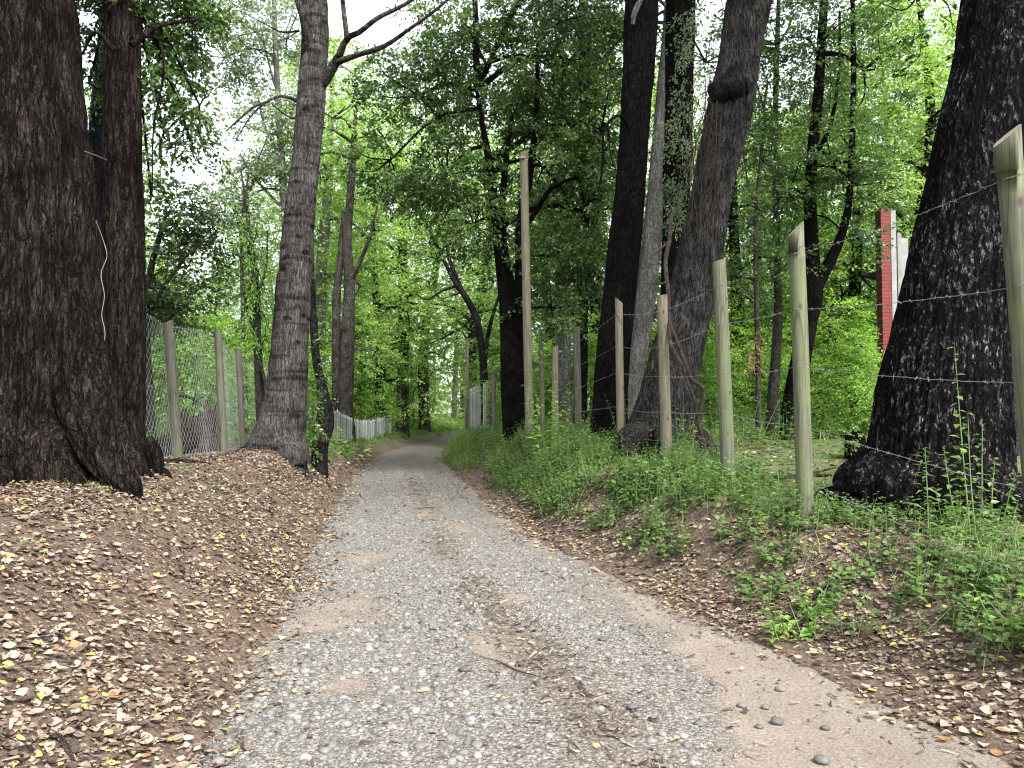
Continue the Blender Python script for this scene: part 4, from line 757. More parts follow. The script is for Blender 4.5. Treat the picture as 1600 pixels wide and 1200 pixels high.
tree('v_fork_tree', 'black tree splitting into a V behind the tallest near fence post', 'bark_black',
     [(1236, 690, 34), (1240, 630, 32), (1250, 570, 30), (1260, 510, 30), (1268, 460, 34), (1268, 420, 26), (1266, 340, 20), (1268, 260, 18), (1278, 160, 16), (1284, 60, 14), (1288, 0, 12)], 15, 13, 30, 110, 101, dict(lump=.06, ridge=.05, flare=.1), leafmat='gloss_leaf',
     branches=[B([(1270, 460, 15, 24), (1285, 430, 15, 20), (1302, 400, 14.9, 17), (1314, 370, 14.8, 14), (1325, 330, 14.7, 12), (1330, 250, 14.6, 10), (1334, 120, 14.6, 9), (1332, 0, 14.6, 7)]), B([(1268, 250, 15, 8), (1296, 200, 15, 7), (1310, 120, 15, 5), (1312, 20, 15, 4)])],
     crownf=shrubby([pb(1275, 80, 15, 75, 110, 1.2, 230), pb(1350, 110, 15.2, 60, 110, 1.1, 160), pb(1300, 250, 15, 75, 70, 1.1, 170), pb(1230, 300, 15.2, 60, 60, .9, 110), pb(1340, 290, 15.2, 50, 60, .9, 80), pb(1290, -90, 15, 130, 90, 1.5, 200), pb(1250, 400, 15.2, 46, 36, .8, 50), pb(1330, 380, 15.2, 30, 30, .6, 26)], .075, 26, (.25, .6), 103, -.04, 2.0))
rt, p, r = tree('giant_tree', 'huge black trunk with white lichen flecks and flared foot, behind the wire at right', 'bark_lichen',
     [(1452, 850, 246), (1458, 800, 222), (1464, 720, 200), (1472, 620, 186), (1482, 520, 160), (1494, 420, 144), (1512, 320, 132), (1534, 200, 124), (1556, 90, 118), (1568, 0, 116)], 6.9, 14, 300, 520, 111, dict(lump=.035, ridge=.035, flare=.1, lobes=7, fh=.22, furrow=.035, fk=11), crownf=high_crown(5.2, 7.3, 11.5, 3.5, 90))
add_roots(rt, (p[0][0], 6.9), .66, 9, 19, 'bark_lichen', 1.18, .25, .4, .34)
tree('hidden_tree', 'bluish dark trunk glimpsed between the huge flecked trunk and the nearest post', 'bark_blue',
     [(1572, 720, 38), (1572, 600, 34), (1576, 480, 30), (1584, 300, 26), (1590, 0, 22)], 11, 11, 18, 40, 115, dict(lump=.06), crownf=high_crown(7.4, 11.4, 9, 2, 40, .12, 16))

# ---- background woodland: two prototypes copied, each copy a tree of its own -------------------------------------------
MAT['haze_pale_leaf'] = leaf_mat('haze_pale_leaf', [(0, (.16, .26, .085)), (.5, (.3, .45, .16)), (1, (.46, .6, .27))], .5, .2, 1.2)  # far foliage: leaf colour lightened to stand in for distance haze
def proto_tree(seed, H, R, base, ls, nspray, m_, leafmat, bark, name, thr=-.1):
    rg = np.random.default_rng(seed); rt = root(name); wood = MB(); cm = MB()
    pts = np.array([[0, 0, -.4], [.06*rg.normal(), .05, H*.3], [.3*rg.normal(), .2*rg.normal(), H*.65], [.4*rg.normal(), .3*rg.normal(), H]])
    tube(wood, pts, [H*.02, H*.017, H*.011, .02], 14, 30, bump=bark_bump(seed, .08, .05, .25, 5, 0)); c = spline(pts, 30); bl = []
    nb = 17
    for k in range(nb):
        h = base+(H-base)*(k+.5)/nb; rr = R*(1-.45*(h/H)**2)*(.8+.4*rg.random()); th = k*2.4+rg.normal(0, .3); d = rr*rg.uniform(.35, .75)
        ct = c[min(29, int(h/H*29))]; bl.append(((ct[0]+math.cos(th)*d, ct[1]+math.sin(th)*d, h), (rr*.55, rr*.55, .6+.05*H), nspray))
    crown(cm, bl, rg, ls, m_, (.5, 1.2), .3, .8, .9, wood=wood, anchors=c[3:], seed=seed, thr=thr, sc_=1., spread=.16, twig_r=.008, limbs=4)
    part(cm, 'crown', MAT[leafmat], rt, smooth=False); part(wood, 'trunk', MAT[bark], rt); return rt
def copy_tree(rt):
    n = rt.copy(); COL.objects.link(n)
    for ch in rt.children: c = ch.copy(); COL.objects.link(c); c.parent = n
    return n
PR = {'lime': proto_tree(201, 13, 3.6, 2.0, .13, 70, 26, 'lime_leaf', 'bark_charcoal', 'lime_green_tree'),
      'lime2': proto_tree(207, 15, 3.2, 2.2, .13, 64, 26, 'lime_leaf', 'bark_pale', 'feathery_tree'),
      'bush': proto_tree(211, 4.6, 2.2, .3, .12, 55, 24, 'bush_leaf', 'bark_slim', 'leafy_bush_tree'),
      'pale': proto_tree(231, 14, 3.6, 3.2, .15, 50, 24, 'haze_pale_leaf', 'bark_mid', 'haze_pale_tree'),
      'dark': proto_tree(217, 13, 3., 1.5, .12, 60, 26, 'dark_leaf', 'bark_black', 'evergreen_tree')}
used = set()
BG = [ # kind, px, Y, scale, label
 ('lime', 590, 35, 1.0, 'bright lime tree over the far end of the pale paling fence'),
 ('lime2', 500, 30, 1.0, 'feathery lime tree directly behind the scarred grey trunk'),
 ('pale', 628, 38, 1.15, 'light green tree with layered boughs at the bend of the road'),
 ('pale', 664, 44, 1.2, 'tall pale-trunked feathery tree framed by the bend of the road'),
 ('pale', 560, 42, 1.25, 'deep-set lime tree behind the twin-stemmed tree'),
 ('pale', 738, 36, 1.1, 'soft green tree behind the Y-forked slender tree'),
 ('pale', 790, 42, 1.2, 'light green tree filling the gap behind the dark multi-stemmed evergreen'),
 ('lime', 860, 33, 1.05, 'lime tree seen under the evergreen, behind the tall wooden pole'),
 ('dark', 935, 26, 1.0, 'dark evergreen just left of the pitch-black leaning trunk'),
 ('lime2', 1010, 30, .95, 'light tree glimpsed behind the two black trunks'),
 ('lime', 1110, 27, .85, 'bright tree in the gap right of the knotted trunk'),
 ('lime2', 1190, 31, .9, 'lime tree beyond the slim stem with dead leaves'),
 ('dark', 1150, 22, .85, 'dark evergreen filling in behind the knotted trunk'),
 ('lime', 1300, 30, .95, 'sunlit lime tree behind the V-forked black tree'),
 ('lime', 1440, 21, .95, 'brilliant lime tree left of the huge flecked trunk, over the red pillar'),
 ('lime2', 1400, 33, 1.1, 'distant feathery tree behind the red pillar'),
 ('dark', 1340, 24, .9, 'shadowy evergreen between the V-forked tree and the red pillar'),
 ('lime', 1570, 24, 1., 'lime tree behind the nearest fence post'),
 ('pale', 420, 38, .62, 'low lime tree below the left sky gap, behind the vine-hung tree'),
 ('lime2', 330, 30, .42, 'short light tree below the left sky gap, behind the wire netting'),
 ('lime', 250, 33, .55, 'light green tree behind the overhanging small tree at left'),
 ('lime', 150, 24, .8, 'bright tree seen through the slit between the left trunks'),
 ('bush', 560, 34, .6, 'low bush behind the whitish paling fence'),
 ('bush', 600, 44, .9, 'bush left of the road where it bends out of sight'),
 ('bush', 770, 33, .7, 'bush behind the short run of grey palings'),
 ('bush', 1255, 27, 1., 'tall bush behind the tallest near fence posts'),
 ('bush', 1080, 19, .5, 'low fresh bush behind the foot of the knotted trunk'),
 ('pale', 1250, 38, 1., 'far lime tree filling the view between the straight young tree and the V-forked tree'),
 ('pale', 930, 40, 1.15, 'far feathery tree behind the ivied dark trunk'),
 ('lime2', 396, 31, .72, 'slender light tree in front of the sky gap, right of the vine-hung tree'),
 ('pale', 345, 44, .72, 'lime tree low in the left sky gap, farther back'),
 ('pale', 470, 46, 1.15, 'far feathery tree behind the left edge of the scarred grey trunk'),
 ('lime', 1500, 34, 1.1, 'far lime tree behind the huge flecked trunk'),
 ('bush', 300, 19, .62, 'leafy bush behind the log and stump at left'),
 ('bush', 225, 17, .8, 'tall bush touching the straight dark left trunk'),
 ('bush', 380, 24, .8, 'bush behind the two right-hand netting posts'),
 ('bush', 455, 26, .8, 'bush showing past the left edge of the scarred grey trunk'),
 ('bush', 640, 48, 1., 'bush on the inside of the road bend'),
 ('bush', 835, 24, .6, 'low bush at the foot of the tall wooden pole'),
 ('bush', 910, 22, .62, 'bush between the pale flaky trunk and the black leaning trunk'),
 ('bush', 1120, 21, .7, 'bright bush between the knotted trunk and the slim stem'),
 ('bush', 1165, 27, .9, 'bush in the clearing behind the slim stem'),
 ('bush', 1295, 19, .66, 'fresh green bush right of the V-forked tree foot'),
 ('bush', 1345, 24, .9, 'large bush left of the huge flecked trunk'),
 ('bush', 1330, 15.5, .4, 'small bush behind the dark mossy stump'),
 ('bush', 1215, 22, .7, 'bush behind the straight young tree'),
 ('bush', 1600, 15, .6, 'bush behind the nearest fence post'),
 ('bush', 1030, 24, .7, 'bush showing between the fence posts in front of the pale leaning trunk'),
 ('bush', 60, 16, .8, 'bush hidden behind the massive left tree'),
]
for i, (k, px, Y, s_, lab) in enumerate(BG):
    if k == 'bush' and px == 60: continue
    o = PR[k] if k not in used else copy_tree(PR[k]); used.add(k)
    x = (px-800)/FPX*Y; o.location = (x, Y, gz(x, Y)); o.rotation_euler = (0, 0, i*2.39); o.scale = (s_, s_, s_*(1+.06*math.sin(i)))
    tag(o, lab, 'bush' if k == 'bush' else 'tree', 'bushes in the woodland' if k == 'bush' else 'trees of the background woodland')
for x_, y_, sc_, lab in ((-8.2, 4.6, .8, 'unseen evergreen added beyond the left frame edge to shade the massive left tree'), (-6.6, 1.6, .75, 'unseen evergreen added for shade beyond the left frame edge nearest the camera')):  # out-of-view evergreens added to keep light off the left trunk
    o = copy_tree(PR['dark']); o.location = (x_, y_, gz(x_, y_)); o.rotation_euler = (0, 0, x_); o.scale = (sc_,)*3; tag(o, lab, 'tree', 'trees of the background woodland')
# far-off wood that reads as one mass
mb = MB(); wd = MB(); rg = np.random.default_rng(300)
for k in range(230):
    Y = rg.uniform(46, 120); a = rg.uniform(-.95, .95); x = a*Y; Lr, Rr = edges(Y)
    if Lr-6 < x < Rr+6: continue
    left_gap = -.5 < a < -.26; H = rg.uniform(12, 20) if not left_gap else min(9, .1*Y+2); z0 = gz(x, Y)
    bl = [((x+rg.normal(0, 1.5), Y+rg.normal(0, 1.5), z0+h), (2.6, 2.6, 1.8), 9) for h in np.arange(1., H, 2.2)]
    crown(mb, bl, rg, .42, 22, (1., 2.4), .3, .6, .8, seed=k, thr=-.3, sc_=.5, spread=.2)
    tube(wd, np.array([[x, Y, z0-.5], [x+rg.normal(0, .3), Y, z0+H*.5], [x+rg.normal(0, .8), Y, z0+H*.9]]), [.28, .2, .05], 8, 8)
wd_ = MB(); o = mb.build('far_woodland', MAT['haze_pale_leaf'], smooth=False); tag(o, kind='stuff'); o2 = wd.build('far_trunks', MAT['bark_mid']); tag(o2, kind='stuff')

# ------------------------------------------------------------------ pale woodland air
def haze(dens):
    m = bpy.data.materials.new('haze'); m.use_nodes = True; t = m.node_tree; t.nodes.clear(); out = t.nodes.new('ShaderNodeOutputMaterial')
    v = t.nodes.new('ShaderNodeVolumePrincipled'); v.inputs['Color'].default_value = (.93, .96, .9, 1); v.inputs['Density'].default_value = dens; v.inputs['Anisotropy'].default_value = .2
    t.links.new(v.outputs[0], out.inputs['Volume']); mb = MB(); V = [(x, y, z) for z in (-12, 45) for y in (-70, 640) for x in (-520, 520)]
    mb.add(V, [[0, 2, 3, 1], [4, 5, 7, 6], [0, 1, 5, 4], [2, 6, 7, 3], [0, 4, 6, 2], [1, 3, 7, 5]]); tag(mb.build('haze', m, smooth=False), kind='stuff')
HAZE = 0
if HAZE: haze(HAZE)
# ------------------------------------------------------------------ fences
def post_mb(top, base, r, seed, cut=.5, tilt_dir=1, rings=26, square=False):
    """round post from ground to top with a slanted saw cut"""
    mb = MB(); rg = np.random.default_rng(seed); n = 20; pts = base+(top-base)*np.linspace(0, 1, rings)[:, None]
    pts[:, 0] += .006*np.sin(np.linspace(0, 3, rings)+seed); th = np.linspace(0, 2*PI, n, endpoint=False); V = []
    for i, c in enumerate(pts):
        f = 1+.03*np.sin(2*th+seed)+.02*noise(np.cos(th)*2, np.sin(th)*2+seed, c[2]*2)-.06*(i/rings); q = np.stack([c[0]+np.cos(th)*r*f, c[1]+np.sin(th)*r*f, np.full(n, c[2])], -1)
        if i == rings-1: q[:, 2] += cut*tilt_dir*np.cos(th)*r-abs(cut)*r
        if i == rings-2: q[:, 2] -= abs(cut)*r*2.2
        V.append(q)
    V = np.concatenate(V); i = np.arange(rings-1)[:, None]*n; j = np.arange(n)[None]; k = (j+1) % n
    mb.add(V, np.stack([i+j, i+k, i+n+k, i+n+j], -1).reshape(-1, 4), 0)
    ring = V[-n:]; c = ring.mean(0); mb.add(np.vstack([ring*.998+c*.002+[0, 0, .001], c+[0, 0, .001]]), [(n, q, (q+1) % n) for q in range(n)], 0, 1); return mb
def strand(mb, pts, r=.0019, barbs=True, seed=0, sag=.02):
    rg = np.random.default_rng(seed); out = []
    for a, b in zip(pts[:-1], pts[1:]):
        n = max(6, int(np.linalg.norm(b-a)/.06)); t = np.linspace(0, 1, n, endpoint=False)[:, None]; q = a+(b-a)*t; q[:, 2] -= (sag*4*t*(1-t))[:, 0]*rg.uniform(.2, 1.2); out.append(q)
    q = np.vstack(out+[pts[-1][None]]); q = q+rg.normal(0, .0022, q.shape); tube(mb, q, np.full(len(q), r), 4, cap=False)
    if barbs:
        L_ = np.concatenate([[0], np.cumsum(np.linalg.norm(np.diff(q, axis=0), axis=1))]); d = np.arange(.05, L_[-1], .125); c = np.stack([np.interp(d, L_, q[:, k]) for k in range(3)], -1)
        for u in c[c[:, 1] < 13]:
            for _ in range(2): v = nrm(rg.normal(size=3))*.015; tube(mb, np.array([u-v, u+v]), [.0018, .0012], 3, cap=False)
rt = root('barbed_wire_fence', (2.3, 8.45, gz(2.3, 8.45))); tag(rt, 'barbed wire fence on round peeled posts along the bank right of the road', 'fence')
def at_post(px, top, Y, w, lean=0., x=None, H=None):
    """post from the photo: top pixel, distance, width"""
    t = P(px, top, Y); b = np.array([t[0]+lean, Y, 0.]); b[2] = gz(b[0], Y)-.35; return t, b, w*.5*Y/FPX
RP = [(None), at_post(1571, 195, 3.9, 42, .2), at_post(1243, 345, 6.5, 26, .055), at_post(1124, 405, 8.45, 22, .08), at_post(1035, 460, 10.5, 17, .05), at_post(967, 465, 11.75, 12.5, .03), at_post(867, 540, 14.2, 11, .02), at_post(801, 570, 18, 7.5, .03), at_post(787, 575, 20, 7.5, .05), at_post(771, 583, 22.5, 7, .03), at_post(762, 592, 25, 6, .02)]
RP[0] = (np.array([2.95, 1.7, 2.95]), np.array([3.0, 1.7, gz(3., 1.7)-.3]), .07)
for i, (t, b, r) in enumerate(RP):
    cut = (.0, .85, 1.0, .25, .2, .8, .3, .5, .4, .5, .5)[i]; sg = (1, 1, 1, 1, 1, -1, 1, -1, 1, 1, 1)[i]
    o = part(post_mb(t, b, r, 400+i, cut, sg), 'post', [MAT['post' if i in (1, 2, 3) else 'post_tan'], MAT['cut_wood']], rt)
    if i == 1: o['label'] = 'tallest nearest greenish post with a slanted top at the frame edge'
FR = (.115, .30, .49, .68, .86)
for k, f in enumerate(FR):
    pts = []
    for t, b, r in RP:
        g = b.copy(); g[2] += .35; q = t+(g-t)*(f+(.012*math.sin(k*3+t[1]))); q = q+np.array([-r*.75, -r*.78, 0]); pts.append(q)
    mb = MB(); strand(mb, pts, seed=500+k, sag=.035); part(mb, 'wire', MAT['wire'], rt)
mb = MB(); q = [P(930, 690, 12.1), P(968, 704, 11.65), P(1005, 722, 11.1), P(1040, 742, 10.4), P(1052, 748, 10.3)]; strand(mb, np.array(q), .004, False, 520, .03); part(mb, 'loose_wire', MAT['wire'], rt)
# tall pole and spare posts among the wired ones
def lone_post(name, label, px, top, Y, w, lean, mat, cut=.1, seed=1, cat='post', group=None):
    t, b, r = at_post(px, top, Y, w, lean); rt = root(name, (b[0], b[1], gz(b[0], b[1]))); tag(rt, label, cat, group); part(post_mb(t, b, r, seed, cut, 1, 40), 'shaft', [MAT[mat], MAT['cut_wood']], rt); return rt, t, b, r
rt, t, b, r = lone_post('tall_pole', 'very tall slim wooden pole rising above all the fence posts beside the evergreen', 818, 237, 15.6, 14, .14, 'post_tan', .15, 601, 'pole')
mb = MB(); tube(mb, np.array([t+[-.09, -.1, -.16], t+[.02, -.1, -.16]]), [.03, .03], 8); part(mb, 'bracket', MAT['wire'], rt)
lone_post('wooden_post', 'grey-brown post standing alone behind the barbed wire left of the black leaning trunk', 900, 510, 16, 12, .05, 'post_grey', .2, 603)
lone_post('wooden_post', 'tan post close behind the tall wooden pole, on its right', 845, 535, 17.5, 8, .04, 'post_tan', .3, 604)
lone_post('wooden_post', 'thin post hugging the left side of the tall wooden pole', 819, 562, 17.8, 6, .02, 'post_tan', .3, 605)
lone_post('thin_pole', 'thin leaning pole at the start of the grey palings by the road bend', 731, 535, 31, 5, -.06, 'post_tan', .3, 606, 'pole')
# wire netting on the left
rt = root('wire_netting_fence', (-4.9, 11, gz(-4.9, 11))); tag(rt, 'wire netting fence on leaning grey posts behind the left trunks', 'fence')
LP = [(P(262, 500, 10.9), P(281, 722, 10.9), 17), (P(340, 517, 12.5), P(351, 716, 12.5), 12), (P(372, 545, 14.2), P(380, 716, 14.2), 10), (P(406, 553, 16), P(416, 712, 16), 9), (P(150, 470, 8.9), P(165, 760, 8.9), 20)]
for i, (t, b, w_) in enumerate(LP):
    b = b.copy(); b[2] = gz(b[0], b[1])-.3; part(post_mb(t, b, w_*.5*t[1]/FPX, 620+i, .5 if i == 0 else .1, 1), 'post', [MAT['post_grey'], MAT['cut_wood']], rt)
mb = MB(); order = [LP[4], LP[0], LP[1], LP[2], LP[3]]; bs = np.array([np.array([b[0], b[1], gz(b[0], b[1])]) for t, b, w_ in order]); ts = np.array([t-[0, 0, .05] for t, b, w_ in order])
ts[0] += [0, 0, .3]; ts = np.vstack([ts, ts[-1]+[-.2, 1.6, -.15]]); bs = np.vstack([bs, bs[-1]+[-.2, 1.6, -.05]])
seg = np.linalg.norm(np.diff(bs, axis=0), axis=1); U = np.concatenate([[0], np.cumsum(seg)])
def net_pt(u, v):
    u = np.clip(u, 0, U[-1]); lo = np.stack([np.interp(u, U, bs[:, k]) for k in range(3)], -1); hi = np.stack([np.interp(u, U, ts[:, k]) for k in range(3)], -1)
    q = lo+(hi-lo)*v[:, None]; q[:, 1] += .04*np.sin(u*3+v*2); q[:, 0] += .02*np.sin(u*5); return q+np.array([-.05, -.06, 0])
pitch = .085; Hn = 2.
for s_ in (1, -1):
    for u0 in np.arange(-Hn*.62, U[-1]+Hn*.62, pitch):
        v = np.linspace(0, 1, 12); u = u0+s_*v*Hn*.6+.0; ok = (u >= 0) & (u <= U[-1])
        if ok.sum() < 2: continue
        tube(mb, net_pt(u[ok], v[ok]), np.full(ok.sum(), .0016), 3, cap=False)
part(mb, 'netting', MAT['net'], rt)
mb = MB()
for v_ in (.99, .5, .02): u = np.linspace(0, U[-1], 60); tube(mb, net_pt(u, np.full(60, v_)), np.full(60, .003), 4, cap=False)
part(mb, 'line_wire', MAT['net'], rt)
lone_post('wooden_post', 'short pale post behind the wire netting, left of the leaning netting post', 226, 572, 12.6, 9, .04, 'post_grey', .1, 630)
# pale palings
def paling_fence(name, label, path, h, mat, seed, pitch=.13, wid=.085, sag=0., post_every=2.6, lean=.02):
    rg = np.random.default_rng(seed); path = spline(path, 80); d = np.concatenate([[0], np.cumsum(np.linalg.norm(np.diff(path[:, :2], axis=0), axis=1))]); n = int(d[-1]/pitch)
    rt = root(name, (path[0][0], path[0][1], gz(path[0][0], path[0][1]))); tag(rt, label, 'fence'); mb = MB()
    at = lambda s_: np.array([np.interp(s_, d, path[:, 0]), np.interp(s_, d, path[:, 1]), np.interp(s_, d, path[:, 2])])
    for i in range(n):
        s_ = i*pitch; c = at(s_); e = at(min(s_+.05, d[-1])); t = nrm(np.array([e[0]-c[0], e[1]-c[1]+1e-6, 0])); nn = np.array([t[1], -t[0], 0]); z0 = gz(c[0], c[1])-.05; hh = c[2]+rg.normal(0, .03)-z0; w_ = wid*.5*rg.uniform(.8, 1.1); ln = rg.normal(0, lean)
        prof = [(-w_, 0), (w_, 0), (w_+ln, hh-.06), (ln, hh), (-w_+ln, hh-.06)]
        V = [np.array([c[0], c[1], z0])+t*a+[0, 0, b_]+nn*o_ for o_ in (-.009, .009) for a, b_ in prof]; tn = rg.random()
        mb.add(V, [[0, 1, 2, 4], [5, 9, 7, 6], [0, 5, 6, 1], [1, 6, 7, 2], [4, 9, 5, 0]], tn); mb.add(V, [[4, 2, 3], [9, 8, 7]], tn); mb.add(V, [[2, 7, 8, 3], [3, 8, 9, 4]], tn)
    part(mb, 'pickets', MAT[mat], rt, smooth=False)
    for f in (.25, .75):
        mb = MB(); q = np.array([[p_[0], p_[1], gz(p_[0], p_[1])+f*(p_[2]-gz(p_[0], p_[1]))] for p_ in path[::4]]); q = q+[-.05, 0, 0] if path[0][0] < -3 else q+[.05, 0, 0]; tube(mb, q, np.full(len(q), .028), 6); part(mb, 'rail', MAT['post_grey'], rt)
    for s_ in np.arange(0, d[-1], post_every):
        c = at(s_); off = -.1 if path[0][0] < -3 else .1; mb = post_mb(np.array([c[0]+off, c[1], c[2]+.12]), np.array([c[0]+off, c[1], gz(c[0], c[1])-.3]), .05, seed+int(s_*7), .1); part(mb, 'post', [MAT['post_grey'], MAT['cut_wood']], rt)
    return rt
paling_fence('paling_fence', 'low whitish paling fence with a sagging top on the left side of the road bend', [P(500, 636, 18.6), P(524, 641, 21), P(545, 652, 24.5), P(568, 657, 28), P(592, 654, 32), P(612, 648, 36)], 1., 'paling', 640)
paling_fence('grey_paling_fence', 'short run of grey palings just right of the far end of the road', [P(761, 600, 25.6), P(752, 602, 27.5), P(741, 606, 29.5), P(730, 610, 32)], 1.4, 'paling', 660)
# red pillar and boards beyond the fence
def box(mb, x0, x1, y0, y1, z0, z1, mat=0):
    V = [(x, y, z) for z in (z0, z1) for y in (y0, y1) for x in (x0, x1)]; mb.add(V, [[0, 2, 3, 1], [4, 5, 7, 6], [0, 1, 5, 4], [2, 6, 7, 3], [0, 4, 6, 2], [1, 3, 7, 5]], 0, mat)
a = P(1376, 327, 16); b = P(1391, 327, 16); c = P(1399, 327, 16); g0 = gz(a[0], 16)-.2
rt = root('red_pillar', (a[0], 16, g0+.2)); tag(rt, 'tall narrow red pillar with a white edge board left of the huge flecked trunk', 'pillar')
mb = MB(); box(mb, a[0], b[0], 16, 16.25, g0, a[2]); part(mb, 'red_face', MAT['red'], rt, False)
mb = MB(); box(mb, b[0]+.002, c[0], 15.99, 16.25, g0, a[2]-.02); part(mb, 'edge_board', MAT['white'], rt, False)
a = P(1402, 364, 16.6); b = P(1408, 364, 16.6); c = P(1419, 372, 16.6)
rt = root('board_post', (a[0], 16.6, g0+.2)); tag(rt, 'grey and white board post behind the red pillar', 'post')
mb = MB(); box(mb, a[0], b[0], 16.6, 16.8, g0, a[2]); part(mb, 'grey_board', MAT['grey_board'], rt, False)
mb = MB(); box(mb, b[0]+.002, c[0], 16.61, 16.8, g0, c[2]); part(mb, 'white_board', MAT['white'], rt, False)
# ------------------------------------------------------------------ logs, stumps, fallen branches
def log_(name, label, rows, mat, seg=20, rings=50, seed=1, cat='log', lump=.1, ends=True, extra=()):
    p, r = B(rows); rt = root(name, p[0]); tag(rt, label, cat); mb = MB(); tube(mb, p, r, seg, rings, bump=bark_bump(seed, lump, .06)); part(mb, 'wood' if cat != 'stump' else 'bole', MAT[mat], rt)
    for e in extra: ep, er = B(e); mb = MB(); tube(mb, ep, er, 8, 20, bump=bark_bump(seed+1, .1, .05)); part(mb, 'offshoot', MAT[mat], rt)
    return rt
log_('fallen_log', 'thick dark fallen log lying low behind the wire netting', [(150, 745, 11.4, 40), (215, 722, 11.6, 44), (255, 704, 11.8, 42), (300, 684, 12.2, 34)], 'log', seed=701)
rt = root('tree_stump', P(310, 700, 13)); tag(rt, 'jagged brown tree stump behind the leaning netting post', 'stump')
mb = MB(); g = P(310, 720, 13); th = np.linspace(0, 2*PI, 40, endpoint=False); V = []
for k, f in enumerate(np.linspace(0, 1, 16)):
    rr = .29*(1+.35*math.exp(-f*5))*(1+.1*np.cos(5*th+1)+.06*noise(np.cos(th)*6, np.sin(th)*6, f*2)); z = g[2]-.15+f*(.98+.16*noise(np.cos(th)*3, np.sin(th)*3, 9)+.1*noise(np.cos(th)*9, np.sin(th)*9, 5)); V.append(np.stack([g[0]+rr*np.cos(th), 13+rr*np.sin(th), z], -1))
inner = V[-1].copy(); inner[:, :2] = (inner[:, :2]-[g[0], 13])*.55+[g[0], 13]; inner[:, 2] -= .25; V.append(inner); V = np.concatenate(V); i = np.arange(16)[:, None]*40; j = np.arange(40)[None]; k = (j+1) % 40
mb.add(V, np.stack([i+j, i+k, i+40+k, i+40+j], -1).reshape(-1, 4)); mb.add(np.vstack([V[-40:], V[-40:].mean(0)]), [(40, q, (q+1) % 40) for q in range(40)]); part(mb, 'bole', MAT['stump'], rt)
rt = log_('mossy_stump', 'small dark rounded stump left of the huge flecked trunk', [(1338, 738, 11, 34), (1337, 715, 11, 36), (1335, 690, 11, 33), (1333, 676, 11, 26), (1333, 671, 11, 10)], 'bark_black', cat='stump', seed=705, lump=.16)
cm = MB(); crown(cm, [pb(1335, 690, 10.9, 17, 22, .16, 40)], np.random.default_rng(5), .045, 12, (.06, .16), thr=-.6); part(cm, 'ivy', MAT['dark_leaf'], rt, False)
for nm, lab, rows, ex in (
  ('fallen_branch', 'dark branch lying on the litter between the two tallest near posts', [(1190, 762, 9.2, 4), (1225, 757, 9.25, 6), (1262, 760, 9.3, 6), (1300, 762, 9.3, 4)], [[(1262, 760, 9.3, 4), (1290, 752, 9.5, 3), (1318, 748, 9.7, 1)]]),
  ('fallen_branch', 'short crooked stick just left of the huge flecked trunk foot', [(1296, 778, 8.2, 3), (1318, 768, 8.3, 4), (1328, 755, 8.4, 2)], []),
  ('fallen_branch', 'dark thin branch on the bank below the tall weed', [(1195, 905, 5.3, 3), (1240, 898, 5.4, 5), (1290, 884, 5.6, 5), (1335, 872, 5.7, 2)], []),
  ('fallen_branch', 'dark root-like stick at the foot of the huge flecked trunk', [(1380, 834, 6, 4), (1420, 838, 5.9, 6), (1470, 836, 5.9, 4)], []),
  ('fallen_branch', 'long dark stick right of the huge flecked trunk foot', [(1520, 838, 5.6, 3), (1560, 832, 5.6, 6), (1610, 832, 5.6, 6)], []),
  ('fallen_branch', 'row of dark broken sticks at the foot of the netting', [(222, 738, 9.9, 4), (262, 734, 10, 6), (300, 738, 10, 5), (330, 744, 9.9, 2)], [[(262, 734, 10, 4), (276, 724, 10.1, 3), (284, 728, 10.2, 1)]]),
  ('fallen_branch', 'pale peeled twig in the litter at the bottom left corner', [(70, 1192, 3.15, 5), (90, 1180, 3.2, 9), (112, 1196, 3.1, 8), (120, 1206, 3.05, 4)], []),
  ('fallen_branch', 'dark twig on the slope right below the black leaning trunk', [(1145, 770, 9.4, 2), (1180, 764, 9.4, 4), (1210, 768, 9.4, 2)], [])):
    rows = [(a_, b_, c_, d_) for a_, b_, c_, d_ in rows]; p_, r_ = B(rows)
    for q, rr in zip(p_, r_): q[2] = gz(q[0], q[1])+rr*.7+.008
    rt = root(nm, p_[0]); tag(rt, lab, 'branch'); mb = MB(); tube(mb, p_, r_, 8, 40, bump=bark_bump(int(p_[0][0]*10)+40, .15, .08)); part(mb, 'stick', MAT['vine_wood' if 'pale' in lab else 'log'], rt)
    for e in ex:
        ep, er = B(e); ep[:, 2] = [gz(a_[0], a_[1])+.03+.02*k for k, a_ in enumerate(ep)]; mb = MB(); tube(mb, ep, er, 6, 14); part(mb, 'side_twig', MAT['log'], rt)
rt = root('tangled_twigs', (0, 9, 0)); mb = MB(); rg = np.random.default_rng(720)
for k in range(420):
    x, y = rg.uniform(-6, 5), rg.uniform(3, 13); Lr, Rr = edges(y)
    if Lr-.1 < x < Rr+.1 and rg.random() > .1: continue
    L_ = rg.uniform(.08, .45); a_ = rg.random()*6.3; q = np.array([[x+math.cos(a_)*L_*t+rg.normal(0, .015), y+math.sin(a_)*L_*t+rg.normal(0, .015), 0] for t in np.linspace(-.5, .5, 5)])
    for e in q: e[2] = max(gz(e[0], e[1]), float(road_z(e[0], e[1])))+.012
    tube(mb, q, np.array([.7, 1, 1, .8, .3])*rg.uniform(.002, .005), 5)
bpy.data.objects.remove(rt); tag(mb.build('fallen_twigs', MAT['log']), kind='stuff')
